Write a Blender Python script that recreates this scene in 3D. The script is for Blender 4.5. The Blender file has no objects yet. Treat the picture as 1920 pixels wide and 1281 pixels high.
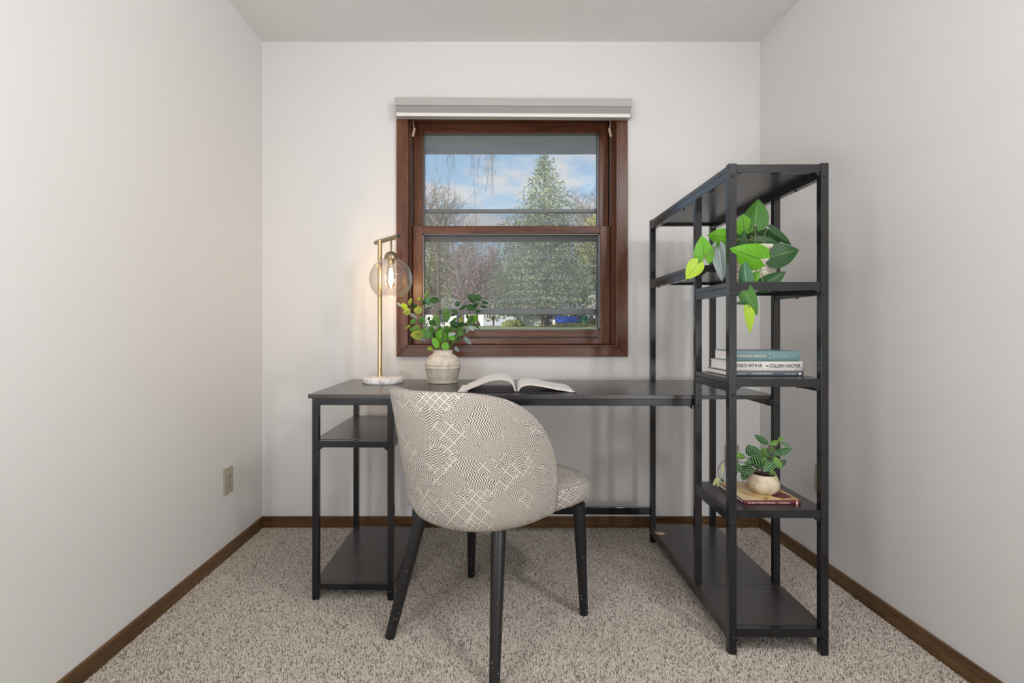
import bpy, bmesh, math, random
import numpy as np
from mathutils import Vector, Matrix, Euler
R = math.radians
sc = bpy.context.scene
col = sc.collection
rnd = random.Random(7)
# ------------------------------------------------------------------ camera, world, lights, exposure
F, VX, VY, CZ = 880.0, 926.0, 616.0, 0.997          # focal length and vanishing point in pixels of 1920 x 1281, camera height
cd = bpy.data.cameras.new('camera'); cam = bpy.data.objects.new('camera', cd); col.objects.link(cam)
cam.location = (0, 0, CZ); cam.rotation_euler = (R(90), 0, 0)
cd.sensor_width = 36; cd.lens = 36*F/1920
cd.shift_x = (960-VX)/1920; cd.shift_y = -(640.5-VY)/1920
cd.clip_start = .05; cd.clip_end = 500
sc.camera = cam
sc.view_settings.view_transform = 'Standard'; sc.view_settings.look = 'None'
sc.view_settings.exposure = 0.0; sc.view_settings.gamma = 1.0
sc.view_settings.use_curve_mapping = False

def nt(mat):
    mat.use_nodes = True; t = mat.node_tree; t.nodes.clear(); return t
def N(t, ty, **k):
    n = t.nodes.new(ty)
    for a, v in k.items():
        if a.startswith('i_'):
            key = a[2:]
            key = int(key) if key.isdigit() else key.replace('_', ' ')
            n.inputs[key].default_value = v
        else: setattr(n, a, v)
    return n
def L(t, a, b): t.links.new(a, b)
def math_(t, op, a, b=None, c=None, clamp=False):
    n = t.nodes.new('ShaderNodeMath'); n.operation = op; n.use_clamp = clamp
    for i, v in enumerate((a, b, c)):
        if v is None: continue
        if isinstance(v, (int, float)): n.inputs[i].default_value = v
        else: t.links.new(v, n.inputs[i])
    return n.outputs[0]
def ramp(t, fac, stops, interp='LINEAR'):
    n = t.nodes.new('ShaderNodeValToRGB'); n.color_ramp.interpolation = interp
    e = n.color_ramp.elements
    while len(e) < len(stops): e.new(.5)
    for el, (p, c) in zip(e, stops):
        el.position = p; el.color = (c[0], c[1], c[2], 1) if len(c) == 3 else c
    if fac is not None: t.links.new(fac, n.inputs[0])
    return n.outputs[0]
def mixc(t, fac, a, b, mode='MIX'):
    n = t.nodes.new('ShaderNodeMix'); n.data_type = 'RGBA'; n.blend_type = mode
    for i, v in ((0, fac), (6, a), (7, b)):
        if isinstance(v, (int, float)): n.inputs[i].default_value = v
        elif isinstance(v, tuple): n.inputs[i].default_value = (*v[:3], 1)
        else: t.links.new(v, n.inputs[i])
    return n.outputs[2]

w = bpy.data.worlds.new('sky'); sc.world = w; w.use_nodes = True; t = w.node_tree; t.nodes.clear()
tc = N(t, 'ShaderNodeTexCoord'); sx = N(t, 'ShaderNodeSeparateXYZ'); L(t, tc.outputs['Generated'], sx.inputs[0])
skyc = ramp(t, sx.outputs[2], [(0, (.66, .75, .82)), (.15, (.46, .64, .82)), (.40, (.33, .54, .82)), (1, (.14, .28, .60))])
mp = N(t, 'ShaderNodeMapping'); mp.inputs['Scale'].default_value = (1, 1, 3.0); L(t, tc.outputs['Generated'], mp.inputs[0])
no = N(t, 'ShaderNodeTexNoise', i_Scale=5.2, i_Detail=7.0, i_Roughness=.58); L(t, mp.outputs[0], no.inputs['Vector'])
cl = ramp(t, no.outputs[0], [(.475, (0, 0, 0)), (.585, (1, 1, 1))])
cm = mixc(t, math_(t, 'MULTIPLY', cl, .8), skyc, (.80, .76, .76))
bg = N(t, 'ShaderNodeBackground', i_Strength=1.0); L(t, cm, bg.inputs[0])
ow = N(t, 'ShaderNodeOutputWorld'); L(t, bg.outputs[0], ow.inputs[0])

def lamp(name, ty, loc, energy, color=(1, 1, 1), aim=None, **k):
    l = bpy.data.lights.new(name, ty); l.energy = energy; l.color = color
    for a, v in k.items(): setattr(l, a, v)
    o = bpy.data.objects.new(name, l); col.objects.link(o); o.location = loc
    if aim is not None: o.rotation_euler = (Vector(aim)-Vector(loc)).to_track_quat('-Z', 'Y').to_euler()
    return o
lamp('sun', 'SUN', (-13, -16, 14), 6.0, (1, .95, .87), aim=(0, 0, 0), angle=R(.6))
# flash aimed at the ceiling, plus unseen fill lights added low and at both sides
lamp('flash_bounce_light', 'AREA', (.05, -.35, 1.45), 15.0, (1, .985, .975), aim=(.05, -.60, 2.44), shape='DISK', size=.45)
lamp('low_fill_light', 'AREA', (-.25, -.05, .80), 14.0, (1, .985, .97), aim=(-.10, .62, 2.44), shape='DISK', size=.40)  # added fill that lifts the ceiling
lamp('side_fill_light', 'AREA', (-.98, -.10, 1.25), 12.5, (.98, .985, 1), aim=(1.3, .85, 1.15), shape='RECTANGLE', size=.5, size_y=1.3)  # this and the next two are added, standing in for daylight on the side walls
lamp('side_fill_light', 'AREA', (1.215, .22, 2.27), 15.0, (.98, .985, 1), aim=(-1.165, .85, 1.0), shape='RECTANGLE', size=.22, size_y=.28)
lamp('side_fill_light', 'AREA', (1.27, -.80, .73), 13.0, (.97, .98, 1), aim=(-1.165, .75, .60), shape='RECTANGLE', size=.13, size_y=.32)  # extra fill for the lower left wall

# ------------------------------------------------------------------ materials
def pbr(name, color, rough=.5, metal=0, spec=.5, **k):
    m = bpy.data.materials.new(name); t = nt(m)
    b = N(t, 'ShaderNodeBsdfPrincipled'); o = N(t, 'ShaderNodeOutputMaterial'); L(t, b.outputs[0], o.inputs[0])
    b.inputs['Base Color'].default_value = (*color, 1); b.inputs['Roughness'].default_value = rough
    b.inputs['Metallic'].default_value = metal; b.inputs['Specular IOR Level'].default_value = spec
    for a, v in k.items(): b.inputs[a.replace('_', ' ')].default_value = v
    return m, t, b
def bump(t, b, h, strength=.2, dist=.002):
    n = N(t, 'ShaderNodeBump', i_Strength=strength, i_Distance=dist); L(t, h, n.inputs['Height']); L(t, n.outputs[0], b.inputs['Normal'])
def objco(t, scale=(1, 1, 1), loc=(0, 0, 0), rot=(0, 0, 0)):
    c = N(t, 'ShaderNodeTexCoord'); m = N(t, 'ShaderNodeMapping')
    m.inputs['Scale'].default_value = scale; m.inputs['Location'].default_value = loc; m.inputs['Rotation'].default_value = rot
    L(t, c.outputs['Object'], m.inputs[0]); return m.outputs[0]
M = {}
def paint(name, c, bs=.08, sc_=160):
    m, t, b = pbr(name, c, .75, spec=.25)
    n = N(t, 'ShaderNodeTexNoise', i_Scale=float(sc_), i_Detail=3.0); L(t, objco(t), n.inputs['Vector'])
    bump(t, b, n.outputs[0], bs, .002); M[name] = m
paint('wall_paint', (.735, .725, .715), .10, 90); paint('ceiling_paint', (.72, .71, .70), .5, 120)
def wood(name, c0, c1, c2, axis=0, rough=.38, scale=26, spec=.4):
    m, t, b = pbr(name, c0, rough, spec=spec)
    s = [scale, scale, scale]; s[axis] = scale*.07
    v = objco(t, tuple(s)); n1 = N(t, 'ShaderNodeTexNoise', i_Scale=1.0, i_Detail=6.0, i_Roughness=.6, i_Distortion=.6); L(t, v, n1.inputs['Vector'])
    s2 = [k*9 for k in s]; v2 = objco(t, tuple(s2)); n2 = N(t, 'ShaderNodeTexNoise', i_Scale=1.0, i_Detail=3.0); L(t, v2, n2.inputs['Vector'])
    c = ramp(t, n1.outputs[0], [(.30, c0), (.52, c1), (.72, c2)])
    c = mixc(t, .65, c, ramp(t, n2.outputs[0], [(.35, (.35, .35, .35)), (.6, (1, 1, 1))]), 'MULTIPLY')
    L(t, c, b.inputs['Base Color']); bump(t, b, n2.outputs[0], .12, .001); M[name] = m
for i, ax in enumerate('xyz'):
    wood('oak_'+ax, (.070, .024, .012), (.135, .047, .022), (.21, .082, .037), i, rough=.33)
    wood('base_wood_'+ax, (.085, .042, .017), (.15, .077, .030), (.21, .115, .048), i)
M['black_metal'], t, b = pbr('black_metal', (.0080, .0088, .0115), .24, spec=.4, Coat_Weight=.45, Coat_Roughness=.10)
n = N(t, 'ShaderNodeTexNoise', i_Scale=900.0, i_Detail=2.0); L(t, objco(t), n.inputs['Vector']); bump(t, b, n.outputs[0], .12, .0005)
M['bolt'] = pbr('bolt_metal', (.03, .03, .035), .3, .6)[0]
m, t, b = pbr('black_board', (.02, .02, .02), .33, spec=.5, Coat_Weight=.5, Coat_Roughness=.22); M['black_board'] = m
v = objco(t, (6, 60, 60)); n = N(t, 'ShaderNodeTexNoise', i_Scale=2.2, i_Detail=6.0, i_Roughness=.65); L(t, v, n.inputs['Vector'])
L(t, ramp(t, n.outputs[0], [(.3, (.017, .015, .015)), (.7, (.042, .037, .035))]), b.inputs['Base Color'])
L(t, math_(t, 'MULTIPLY_ADD', n.outputs[0], .25, .22), b.inputs['Roughness']); bump(t, b, n.outputs[0], .15, .0008)
M['shade'] = pbr('shade_vinyl', (.47, .445, .425), .42)[0]
M['shade_grey'] = pbr('shade_grey', (.31, .31, .31), .5)[0]
M['shade_light'] = pbr('shade_light', (.80, .78, .75), .35)[0]
M['alu'] = pbr('storm_aluminium', (.13, .13, .14), .4, .4)[0]
M['alu_light'] = pbr('storm_aluminium_light', (.42, .40, .37), .45, .3)[0]
M['cream'] = pbr('cream_plastic', (.42, .37, .29), .4)[0]
M['dark'] = pbr('dark_slot', (.02, .016, .012), .6)[0]
M['brass'] = pbr('brushed_brass', (.62, .47, .26), .26, 1.0)[0]
M['brass_dark'] = pbr('aged_brass', (.36, .29, .20), .33, 1.0)[0]
M['white_paper'] = pbr('white_paper', (.80, .79, .78), .7, spec=.2)[0]
M['page_edge'] = pbr('page_edge', (.70, .66, .58), .8, spec=.2)[0]
m, t, b = pbr('marble', (.85, .84, .82), .18); M['marble'] = m
n = N(t, 'ShaderNodeTexNoise', i_Scale=9.0, i_Detail=8.0, i_Distortion=2.2); L(t, objco(t, (1, 1, .4)), n.inputs['Vector'])
L(t, ramp(t, n.outputs[0], [(.47, (.86, .85, .83)), (.505, (.50, .45, .42)), (.53, (.84, .83, .81)), (1, (.88, .87, .86))]), b.inputs['Base Color'])
m, t, b = pbr('stoneware', (.60, .55, .48), .6); M['stoneware'] = m
n = N(t, 'ShaderNodeTexNoise', i_Scale=40.0, i_Detail=6.0); L(t, objco(t), n.inputs['Vector'])
L(t, ramp(t, n.outputs[0], [(.35, (.50, .44, .36)), (.6, (.66, .60, .51))]), b.inputs['Base Color']); bump(t, b, n.outputs[0], .2, .001)
m, t, b = pbr('cream_glaze', (.62, .53, .38), .4); M['cream_glaze'] = m
n = N(t, 'ShaderNodeTexNoise', i_Scale=30.0, i_Detail=7.0); L(t, objco(t), n.inputs['Vector'])
L(t, ramp(t, n.outputs[0], [(.35, (.42, .34, .22)), (.5, (.60, .51, .37)), (.7, (.68, .60, .45))]), b.inputs['Base Color'])
M['soil'] = pbr('soil', (.02, .016, .012), .9)[0]
M['chip'] = pbr('raw_chip', (.50, .38, .26), .8)[0]
def glass(name, tint=(.97, .98, .98), lo=.03, hi=.55, haze=0.0, rough=.0, pw=2.2):
    m = bpy.data.materials.new(name); t = nt(m)
    tr = N(t, 'ShaderNodeBsdfTransparent'); tr.inputs[0].default_value = (*tint, 1)
    gl = N(t, 'ShaderNodeBsdfGlossy', i_Roughness=rough)
    lw = N(t, 'ShaderNodeLayerWeight', i_Blend=.25)
    f = math_(t, 'MULTIPLY_ADD', math_(t, 'POWER', lw.outputs['Facing'], pw), hi-lo, lo)
    mx = N(t, 'ShaderNodeMixShader'); L(t, f, mx.inputs[0]); L(t, tr.outputs[0], mx.inputs[1]); L(t, gl.outputs[0], mx.inputs[2])
    out = mx.outputs[0]
    if haze:
        d = N(t, 'ShaderNodeBsdfDiffuse'); d.inputs[0].default_value = (.75, .75, .74, 1)
        n = N(t, 'ShaderNodeTexNoise', i_Scale=6.0, i_Detail=8.0); L(t, objco(t), n.inputs['Vector'])
        m2 = N(t, 'ShaderNodeMixShader'); L(t, math_(t, 'MULTIPLY', n.outputs[0], haze), m2.inputs[0]); L(t, out, m2.inputs[1]); L(t, d.outputs[0], m2.inputs[2]); out = m2.outputs[0]
    o = N(t, 'ShaderNodeOutputMaterial'); L(t, out, o.inputs[0]); M[name] = m
glass('window_glass', haze=.035, lo=.018, hi=.5); glass('lamp_glass', (.985, .975, .965), .045, .95, pw=1.5); glass('bulb_glass', (1, .95, .85), .04, .6)
m = bpy.data.materials.new('insect_screen'); t = nt(m); M['insect_screen'] = m
tr = N(t, 'ShaderNodeBsdfTransparent'); d = N(t, 'ShaderNodeBsdfDiffuse'); d.inputs[0].default_value = (.26, .26, .27, 1)
mx = N(t, 'ShaderNodeMixShader', i_0=.33) if False else N(t, 'ShaderNodeMixShader'); mx.inputs[0].default_value = .24
L(t, tr.outputs[0], mx.inputs[1]); L(t, d.outputs[0], mx.inputs[2]); o = N(t, 'ShaderNodeOutputMaterial'); L(t, mx.outputs[0], o.inputs[0])
def emit(name, c, s):
    m = bpy.data.materials.new(name); t = nt(m); e = N(t, 'ShaderNodeEmission', i_Strength=s); e.inputs[0].default_value = (*c, 1)
    o = N(t, 'ShaderNodeOutputMaterial'); L(t, e.outputs[0], o.inputs[0]); M[name] = m
emit('filament', (1, .62, .28), 60)
# chair fabric: woven pattern of nested diamonds and zigzags, in metres of UV
m, t, b = pbr('patterned_fabric', (.5, .45, .4), .92, spec=.15); M['fabric'] = m
uv = N(t, 'ShaderNodeUVMap'); 
dn = N(t, 'ShaderNodeTexNoise', i_Scale=9.0, i_Detail=2.0); L(t, uv.outputs[0], dn.inputs['Vector'])
vm = N(t, 'ShaderNodeVectorMath', operation='MULTIPLY_ADD'); L(t, dn.outputs['Color'], vm.inputs[0]); vm.inputs[1].default_value = (.012, .012, 0); L(t, uv.outputs[0], vm.inputs[2])
sp = N(t, 'ShaderNodeSeparateXYZ'); L(t, vm.outputs[0], sp.inputs[0])
u_, v_ = sp.outputs[0], sp.outputs[1]
def diamonds(cell, K, off=0.0):
    a = math_(t, 'MULTIPLY', math_(t, 'ADD', u_, v_), 1/cell); c = math_(t, 'MULTIPLY', math_(t, 'SUBTRACT', u_, v_), 1/cell)
    la = math_(t, 'ABSOLUTE', math_(t, 'SUBTRACT', math_(t, 'FRACT', a), .5)); lc = math_(t, 'ABSOLUTE', math_(t, 'SUBTRACT', math_(t, 'FRACT', c), .5))
    mm = math_(t, 'MAXIMUM', la, lc)
    return math_(t, 'FRACT', math_(t, 'MULTIPLY_ADD', mm, K, off))
def blocks(scale, seed):
    vo = N(t, 'ShaderNodeTexVoronoi', distance='CHEBYCHEV', i_Scale=scale, i_Randomness=1.0)
    mp = N(t, 'ShaderNodeMapping'); mp.inputs['Rotation'].default_value = (0, 0, R(45)); mp.inputs['Location'].default_value = (seed, seed*.7, 0); L(t, uv.outputs[0], mp.inputs[0]); L(t, mp.outputs[0], vo.inputs['Vector'])
    s = N(t, 'ShaderNodeSeparateColor'); L(t, vo.outputs['Color'], s.inputs[0]); return s.outputs[0]
dA = diamonds(.034, 5.4, .25); dB = diamonds(.046, 6.2, .25); dC = diamonds(.024, 4.0, .3)
tri = math_(t, 'ABSOLUTE', math_(t, 'SUBTRACT', math_(t, 'FRACT', math_(t, 'MULTIPLY', v_, 1/.019)), .5))
zig = math_(t, 'FRACT', math_(t, 'MULTIPLY_ADD', u_, 1/.0074, math_(t, 'MULTIPLY', tri, 1.9)))
tri2 = math_(t, 'ABSOLUTE', math_(t, 'SUBTRACT', math_(t, 'FRACT', math_(t, 'MULTIPLY', u_, 1/.024)), .5))
zig2 = math_(t, 'FRACT', math_(t, 'MULTIPLY_ADD', v_, 1/.0076, math_(t, 'MULTIPLY', tri2, 2.4)))
B1 = blocks(13.0, 0.0); B2 = blocks(20.0, 3.1)
def pick(f, th, a, c):
    s = math_(t, 'GREATER_THAN', f, th); return math_(t, 'ADD', math_(t, 'MULTIPLY', s, a), math_(t, 'MULTIPLY', math_(t, 'SUBTRACT', 1.0, s), c))
pat = pick(B1, .50, pick(B2, .66, zig, dA), pick(B1, .22, pick(B2, .45, dB, dA), pick(B2, .5, dC, zig2)))
tw = math_(t, 'ABSOLUTE', math_(t, 'SUBTRACT', pat, .5))                 # 0 in the middle of the line
wn = N(t, 'ShaderNodeTexNoise', i_Scale=900.0, i_Detail=2.0); L(t, uv.outputs[0], wn.inputs['Vector'])
line = ramp(t, math_(t, 'ADD', tw, math_(t, 'MULTIPLY_ADD', wn.outputs[0], .14, -.07)), [(.17, (0, 0, 0)), (.24, (1, 1, 1))])
wc = ramp(t, wn.outputs[0], [(.3, (.52, .475, .42)), (.7, (.70, .655, .60))])
L(t, mixc(t, line, (.100, .086, .076), wc), b.inputs['Base Color'])
bump(t, b, math_(t, 'ADD', line, math_(t, 'MULTIPLY', wn.outputs[0], .7)), .55, .0012)
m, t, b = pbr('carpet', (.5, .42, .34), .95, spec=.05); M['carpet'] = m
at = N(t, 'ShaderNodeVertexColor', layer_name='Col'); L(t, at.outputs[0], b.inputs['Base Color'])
m, t, b = pbr('carpet_base', (.36, .31, .26), .95, spec=.05); M['carpet_base'] = m
n = N(t, 'ShaderNodeTexVoronoi', i_Scale=230.0); L(t, objco(t), n.inputs['Vector']); s = N(t, 'ShaderNodeSeparateColor'); L(t, n.outputs['Color'], s.inputs[0])
L(t, ramp(t, s.outputs[0], [(.2, (.16, .13, .10)), (.45, (.52, .45, .38)), (.9, (.72, .65, .56))]), b.inputs['Base Color']); bump(t, b, n.outputs[0], .8, .006)
def leafmat(name, c0, c1, kind='plain', rough=.46):
    m, t, b = pbr(name, c0, rough, spec=.45)
    uvn = N(t, 'ShaderNodeUVMap'); s = N(t, 'ShaderNodeSeparateXYZ'); L(t, uvn.outputs[0], s.inputs[0])
    x = math_(t, 'ABSOLUTE', s.outputs[0]); y = s.outputs[1]
    if kind == 'stripe':
        f = math_(t, 'FRACT', math_(t, 'MULTIPLY_ADD', x, 2.1, .47)); f = math_(t, 'ABSOLUTE', math_(t, 'SUBTRACT', f, .5))
        fac = ramp(t, f, [(.10, (1, 1, 1)), (.24, (0, 0, 0))])
    else:
        f = math_(t, 'FRACT', math_(t, 'MULTIPLY', math_(t, 'SUBTRACT', y, math_(t, 'MULTIPLY', x, .55)), 6.0)); f = math_(t, 'ABSOLUTE', math_(t, 'SUBTRACT', f, .5))
        v1 = ramp(t, f, [(.03, (1, 1, 1)), (.10, (0, 0, 0))]); v2 = ramp(t, x, [(.02, (1, 1, 1)), (.07, (0, 0, 0))])
        fac = math_(t, 'MAXIMUM', math_(t, 'MULTIPLY', v1, .35), v2)
    n = N(t, 'ShaderNodeTexNoise', i_Scale=3.0); L(t, uvn.outputs[0], n.inputs['Vector'])
    base = mixc(t, n.outputs[0], tuple(k*.75 for k in c0), tuple(k*1.25 for k in c0))
    c = mixc(t, fac, base, c1); L(t, c, b.inputs['Base Color'])
    bump(t, b, fac if not kind == 'x' else f, -.25, .002)
    tl = N(t, 'ShaderNodeBsdfTranslucent'); L(t, c, tl.inputs[0]); mx = N(t, 'ShaderNodeMixShader'); mx.inputs[0].default_value = .28
    L(t, b.outputs[0], mx.inputs[1]); L(t, tl.outputs[0], mx.inputs[2])
    o = [q for q in t.nodes if q.type == 'OUTPUT_MATERIAL'][0]; L(t, mx.outputs[0], o.inputs[0]); M[name] = m
leafmat('leaf_dark', (.022, .085, .020), (.10, .22, .06)); leafmat('leaf_mid', (.060, .200, .028), (.19, .36, .09))
leafmat('leaf_bright', (.155, .45, .022), (.06, .24, .02)); leafmat('leaf_lime', (.42, .62, .035), (.18, .36, .03))
leafmat('leaf_silver', (.30, .37, .36), (.60, .66, .64), rough=.3); leafmat('leaf_teal', (.06, .19, .085), (.30, .45, .33))
leafmat('leaf_olive', (.26, .33, .045), (.12, .22, .03))
leafmat('stripe_dark', (.010, .060, .018), (.26, .50, .22), 'stripe'); leafmat('stripe_bright', (.075, .28, .022), (.46, .62, .24), 'stripe')
leafmat('stripe_pale', (.38, .45, .16), (.62, .65, .38), 'stripe')
M['stem_green'] = pbr('stem_green', (.16, .22, .06), .5)[0]
M['stem_dark'] = pbr('stem_dark', (.075, .035, .032), .55)[0]
M['leg_paint'] = pbr('leg_paint', (.012, .012, .013), .34)[0]

# ------------------------------------------------------------------ mesh helpers
class MB:
    def __init__(s): s.v = []; s.f = []; s.uv = None
    def add(s, vs, fs):
        k = len(s.v); s.v += [tuple(p) for p in vs]; s.f += [tuple(i+k for i in f) for f in fs]; return s
    def box(s, x0, x1, y0, y1, z0, z1, mat=None):
        vs = [Vector((x, y, z)) for x in (x0, x1) for y in (y0, y1) for z in (z0, z1)]
        if mat is not None: vs = [mat @ p for p in vs]
        return s.add(vs, [(0, 1, 3, 2), (4, 6, 7, 5), (0, 4, 5, 1), (2, 3, 7, 6), (0, 2, 6, 4), (1, 5, 7, 3)])
    def tube(s, pts, r, n=8, cap=True):
        pts = [Vector(p) for p in pts]; rs = r if isinstance(r, (list, tuple)) else [r]*len(pts)
        vs = []; up = Vector((0, 0, 1))
        for i, p in enumerate(pts):
            d = (pts[min(i+1, len(pts)-1)]-pts[max(i-1, 0)]).normalized()
            a = d.cross(up)
            if a.length < .05: a = d.cross(Vector((0, 1, 0)))
            a.normalize(); c = a.cross(d).normalized()
            for k in range(n):
                th = 2*math.pi*k/n; vs.append(p+(a*math.cos(th)+c*math.sin(th))*rs[i])
        fs = [(i*n+k, i*n+(k+1) % n, (i+1)*n+(k+1) % n, (i+1)*n+k) for i in range(len(pts)-1) for k in range(n)]
        if cap: fs += [tuple(range(n))[::-1], tuple((len(pts)-1)*n+k for k in range(n))]
        return s.add(vs, fs)
    def lathe(s, prof, c=(0, 0, 0), n=48, cap0=True, cap1=True):
        vs = [(c[0]+r*math.cos(2*math.pi*k/n), c[1]+r*math.sin(2*math.pi*k/n), c[2]+z) for r, z in prof for k in range(n)]
        fs = [(i*n+k, i*n+(k+1) % n, (i+1)*n+(k+1) % n, (i+1)*n+k) for i in range(len(prof)-1) for k in range(n)]
        if cap0: fs.append(tuple(range(n))[::-1])
        if cap1: fs.append(tuple((len(prof)-1)*n+k for k in range(n)))
        return s.add(vs, fs)
    def grid(s, P, closed_u=False):
        nu, nv = len(P), len(P[0]); vs = [p for row in P for p in row]
        fs = [(i*nv+j, ((i+1) % nu)*nv+j, ((i+1) % nu)*nv+j+1, i*nv+j+1) for i in range(nu if closed_u else nu-1) for j in range(nv-1)]
        return s.add(vs, fs)
    def prism(s, poly, h0, h1, plane='xz'):
        n = len(poly)
        mk = {'xz': lambda a, b, h: (a, h, b), 'xy': lambda a, b, h: (a, b, h), 'yz': lambda a, b, h: (h, a, b)}[plane]
        vs = [mk(a, b, h0) for a, b in poly]+[mk(a, b, h1) for a, b in poly]
        return s.add(vs, [tuple(range(n)), tuple(range(2*n-1, n-1, -1))]+[(i, i+n, (i+1) % n+n, (i+1) % n) for i in range(n)])
def tag(o, label=None, cat=None, group=None, kind=None):
    if label: o['label'] = label
    if cat: o['category'] = cat
    if group: o['group'] = group
    if kind: o['kind'] = kind
    return o
def mesh(name, mb, mat, smooth=False, bevel=0.0, fix=True):
    me = bpy.data.meshes.new(name); me.from_pydata(mb.v, [], mb.f)
    if mat: me.materials.append(M[mat])
    if fix or bevel:
        bm = bmesh.new(); bm.from_mesh(me); bmesh.ops.recalc_face_normals(bm, faces=bm.faces)
        if bevel:
            es = [e for e in bm.edges if len(e.link_faces) == 2 and e.calc_face_angle(0) > .6]
            bmesh.ops.bevel(bm, geom=es, offset=bevel, segments=2, affect='EDGES', profile=.6)
        bm.to_mesh(me); bm.free()
    if smooth: me.polygons.foreach_set('use_smooth', [True]*len(me.polygons))
    if smooth and hasattr(me, 'set_sharp_from_angle'): me.set_sharp_from_angle(angle=R(40))
    return me
def place(name, me, parent=None, loc=None):
    o = bpy.data.objects.new(name, me); col.objects.link(o)
    if parent: o.parent = parent
    if loc is not None: o.location = loc
    return o
def part(name, mb, mat, parent=None, smooth=False, bevel=0.0, off=None, fix=True):
    """one mesh object; mesh coordinates are the thing's own, or world ones when off gives the thing's place"""
    if off is not None:
        mb.v = [(p[0]-off[0], p[1]-off[1], p[2]-off[2]) for p in mb.v]
    return place(name, mesh(name, mb, mat, smooth, bevel, fix), parent)
def thing(name, label, cat, loc=(0, 0, 0), rz=0, group=None, kind=None):
    o = bpy.data.objects.new(name, None); col.objects.link(o); o.location = loc; o.rotation_euler = (0, 0, rz)
    o.empty_display_size = .05
    return tag(o, label, cat, group, kind)
def struct(name, mb, mat, **k):
    o = part(name, mb, mat, **k); o['kind'] = 'structure'; return o
def P3(px, py, Y):                       # a point seen at pixel px, py at depth Y
    return Vector(((px-VX)*Y/F, Y, CZ-(py-VY)*Y/F))

# ------------------------------------------------------------------ room shell
YB, XL, XR, H = 2.359, -1.165, 1.337, 2.439
YF = -1.55
def walls(): 
    ox0, ox1, oz0, oz1 = -.432, .613, .910, 2.092
    b = MB(); b.box(XL-.2, ox0, YB, YB+.17, -.02, H+.1).box(ox1, XR+.3, YB, YB+.17, -.02, H+.1).box(ox0, ox1, YB, YB+.17, -.02, oz0).box(ox0, ox1, YB, YB+.17, oz1, H+.1)
    struct('wall_back', b, 'wall_paint')
    struct('wall_left', MB().box(XL-.15, XL, YF, YB, -.02, H+.02), 'wall_paint')
    # the right wall runs about one degree off square
    b = MB(); xr0 = XR+.019*(YB-YF)/1.11
    b.add([(XR, YB, -.02), (XR, YB, H+.02), (xr0, YF, H+.02), (xr0, YF, -.02), (XR+.25, YB, -.02), (XR+.25, YB, H+.02), (xr0+.25, YF, H+.02), (xr0+.25, YF, -.02)],
          [(0, 1, 2, 3), (4, 7, 6, 5), (0, 4, 5, 1), (3, 2, 6, 7), (0, 3, 7, 4), (1, 5, 6, 2)])
    struct('wall_right', b, 'wall_paint')
    struct('wall_front', MB().box(XL-.15, XR+.4, YF-.15, YF, -.02, H+.02), 'wall_paint')
    struct('floor', MB().box(XL-.15, XR+.4, YF-.15, YB, -.12, -.004), 'carpet_base')
    struct('ceiling', MB().box(XL-.15, XR+.4, YF-.15, YB+.17, H, H+.2), 'ceiling_paint')
    bh = .055
    struct('baseboard_back', MB().box(XL+.011, XR-.011, YB-.011, YB, -.004, bh), 'base_wood_x', bevel=.002)
    struct('baseboard_left', MB().box(XL, XL+.011, YF, YB, -.004, bh), 'base_wood_y', bevel=.002)
    b = MB(); b.add([(XR-.011, YB-.011, -.004), (XR-.011, YB-.011, bh), (xr0-.011, YF, bh), (xr0-.011, YF, -.004), (XR, YB-.011, -.004), (XR, YB-.011, bh), (xr0, YF, bh), (xr0, YF, -.004)],
          [(0, 1, 2, 3), (4, 7, 6, 5), (0, 4, 5, 1), (3, 2, 6, 7), (0, 3, 7, 4), (1, 5, 6, 2)])
    struct('baseboard_right', b, 'base_wood_y', bevel=.002)
walls()
# carpet pile: short leaning tufts
def carpet():
    rg = np.random.default_rng(3); sp = .0030
    xs = np.arange(XL+.013, XR-.002, sp); ys = np.arange(1.12, YB-.012, sp)
    X, Y = np.meshgrid(xs, ys); X = X.ravel(); Y = Y.ravel(); n = X.size
    X = X+rg.normal(0, .0010, n); Y = Y+rg.normal(0, .0010, n)
    h = rg.uniform(.0050, .0090, n); r = rg.uniform(.0020, .0028, n); a = rg.uniform(0, 6.28, n)
    V = np.zeros((n, 4, 3), np.float32)
    for k in range(3): V[:, k] = np.stack([X+r*np.cos(a+k*2.094), Y+r*np.sin(a+k*2.094), np.full(n, -.004)], 1)
    V[:, 3] = np.stack([X+rg.normal(0, .0020, n), Y+rg.normal(0, .0020, n), -.004+h], 1)
    base = (np.arange(n)*4)[:, None]; q = np.concatenate([base+np.array([k, (k+1) % 3, 3]) for k in range(3)], 1).reshape(-1, 3)
    me = bpy.data.meshes.new('carpet_pile'); me.vertices.add(n*4); me.vertices.foreach_set('co', V.ravel())
    me.loops.add(q.size); me.loops.foreach_set('vertex_index', q.ravel().astype(np.int32)); me.polygons.add(len(q))
    me.polygons.foreach_set('loop_start', (np.arange(len(q))*3).astype(np.int32)); me.update(calc_edges=True)
    pal = np.array([[.80, .725, .64], [.72, .645, .565], [.88, .81, .73], [.21, .165, .135], [.40, .335, .28]])
    pick_ = rg.choice(5, n, p=[.30, .25, .20, .13, .12]); c = pal[pick_]*rg.uniform(.88, 1.12, (n, 1))
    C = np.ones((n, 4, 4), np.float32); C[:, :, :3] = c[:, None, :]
    C[:, :3, :3] *= .8                                  # tuft colour is darker towards the root
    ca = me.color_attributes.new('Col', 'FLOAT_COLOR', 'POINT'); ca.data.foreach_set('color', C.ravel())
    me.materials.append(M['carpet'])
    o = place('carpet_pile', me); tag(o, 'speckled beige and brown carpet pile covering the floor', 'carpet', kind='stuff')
carpet()

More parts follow.
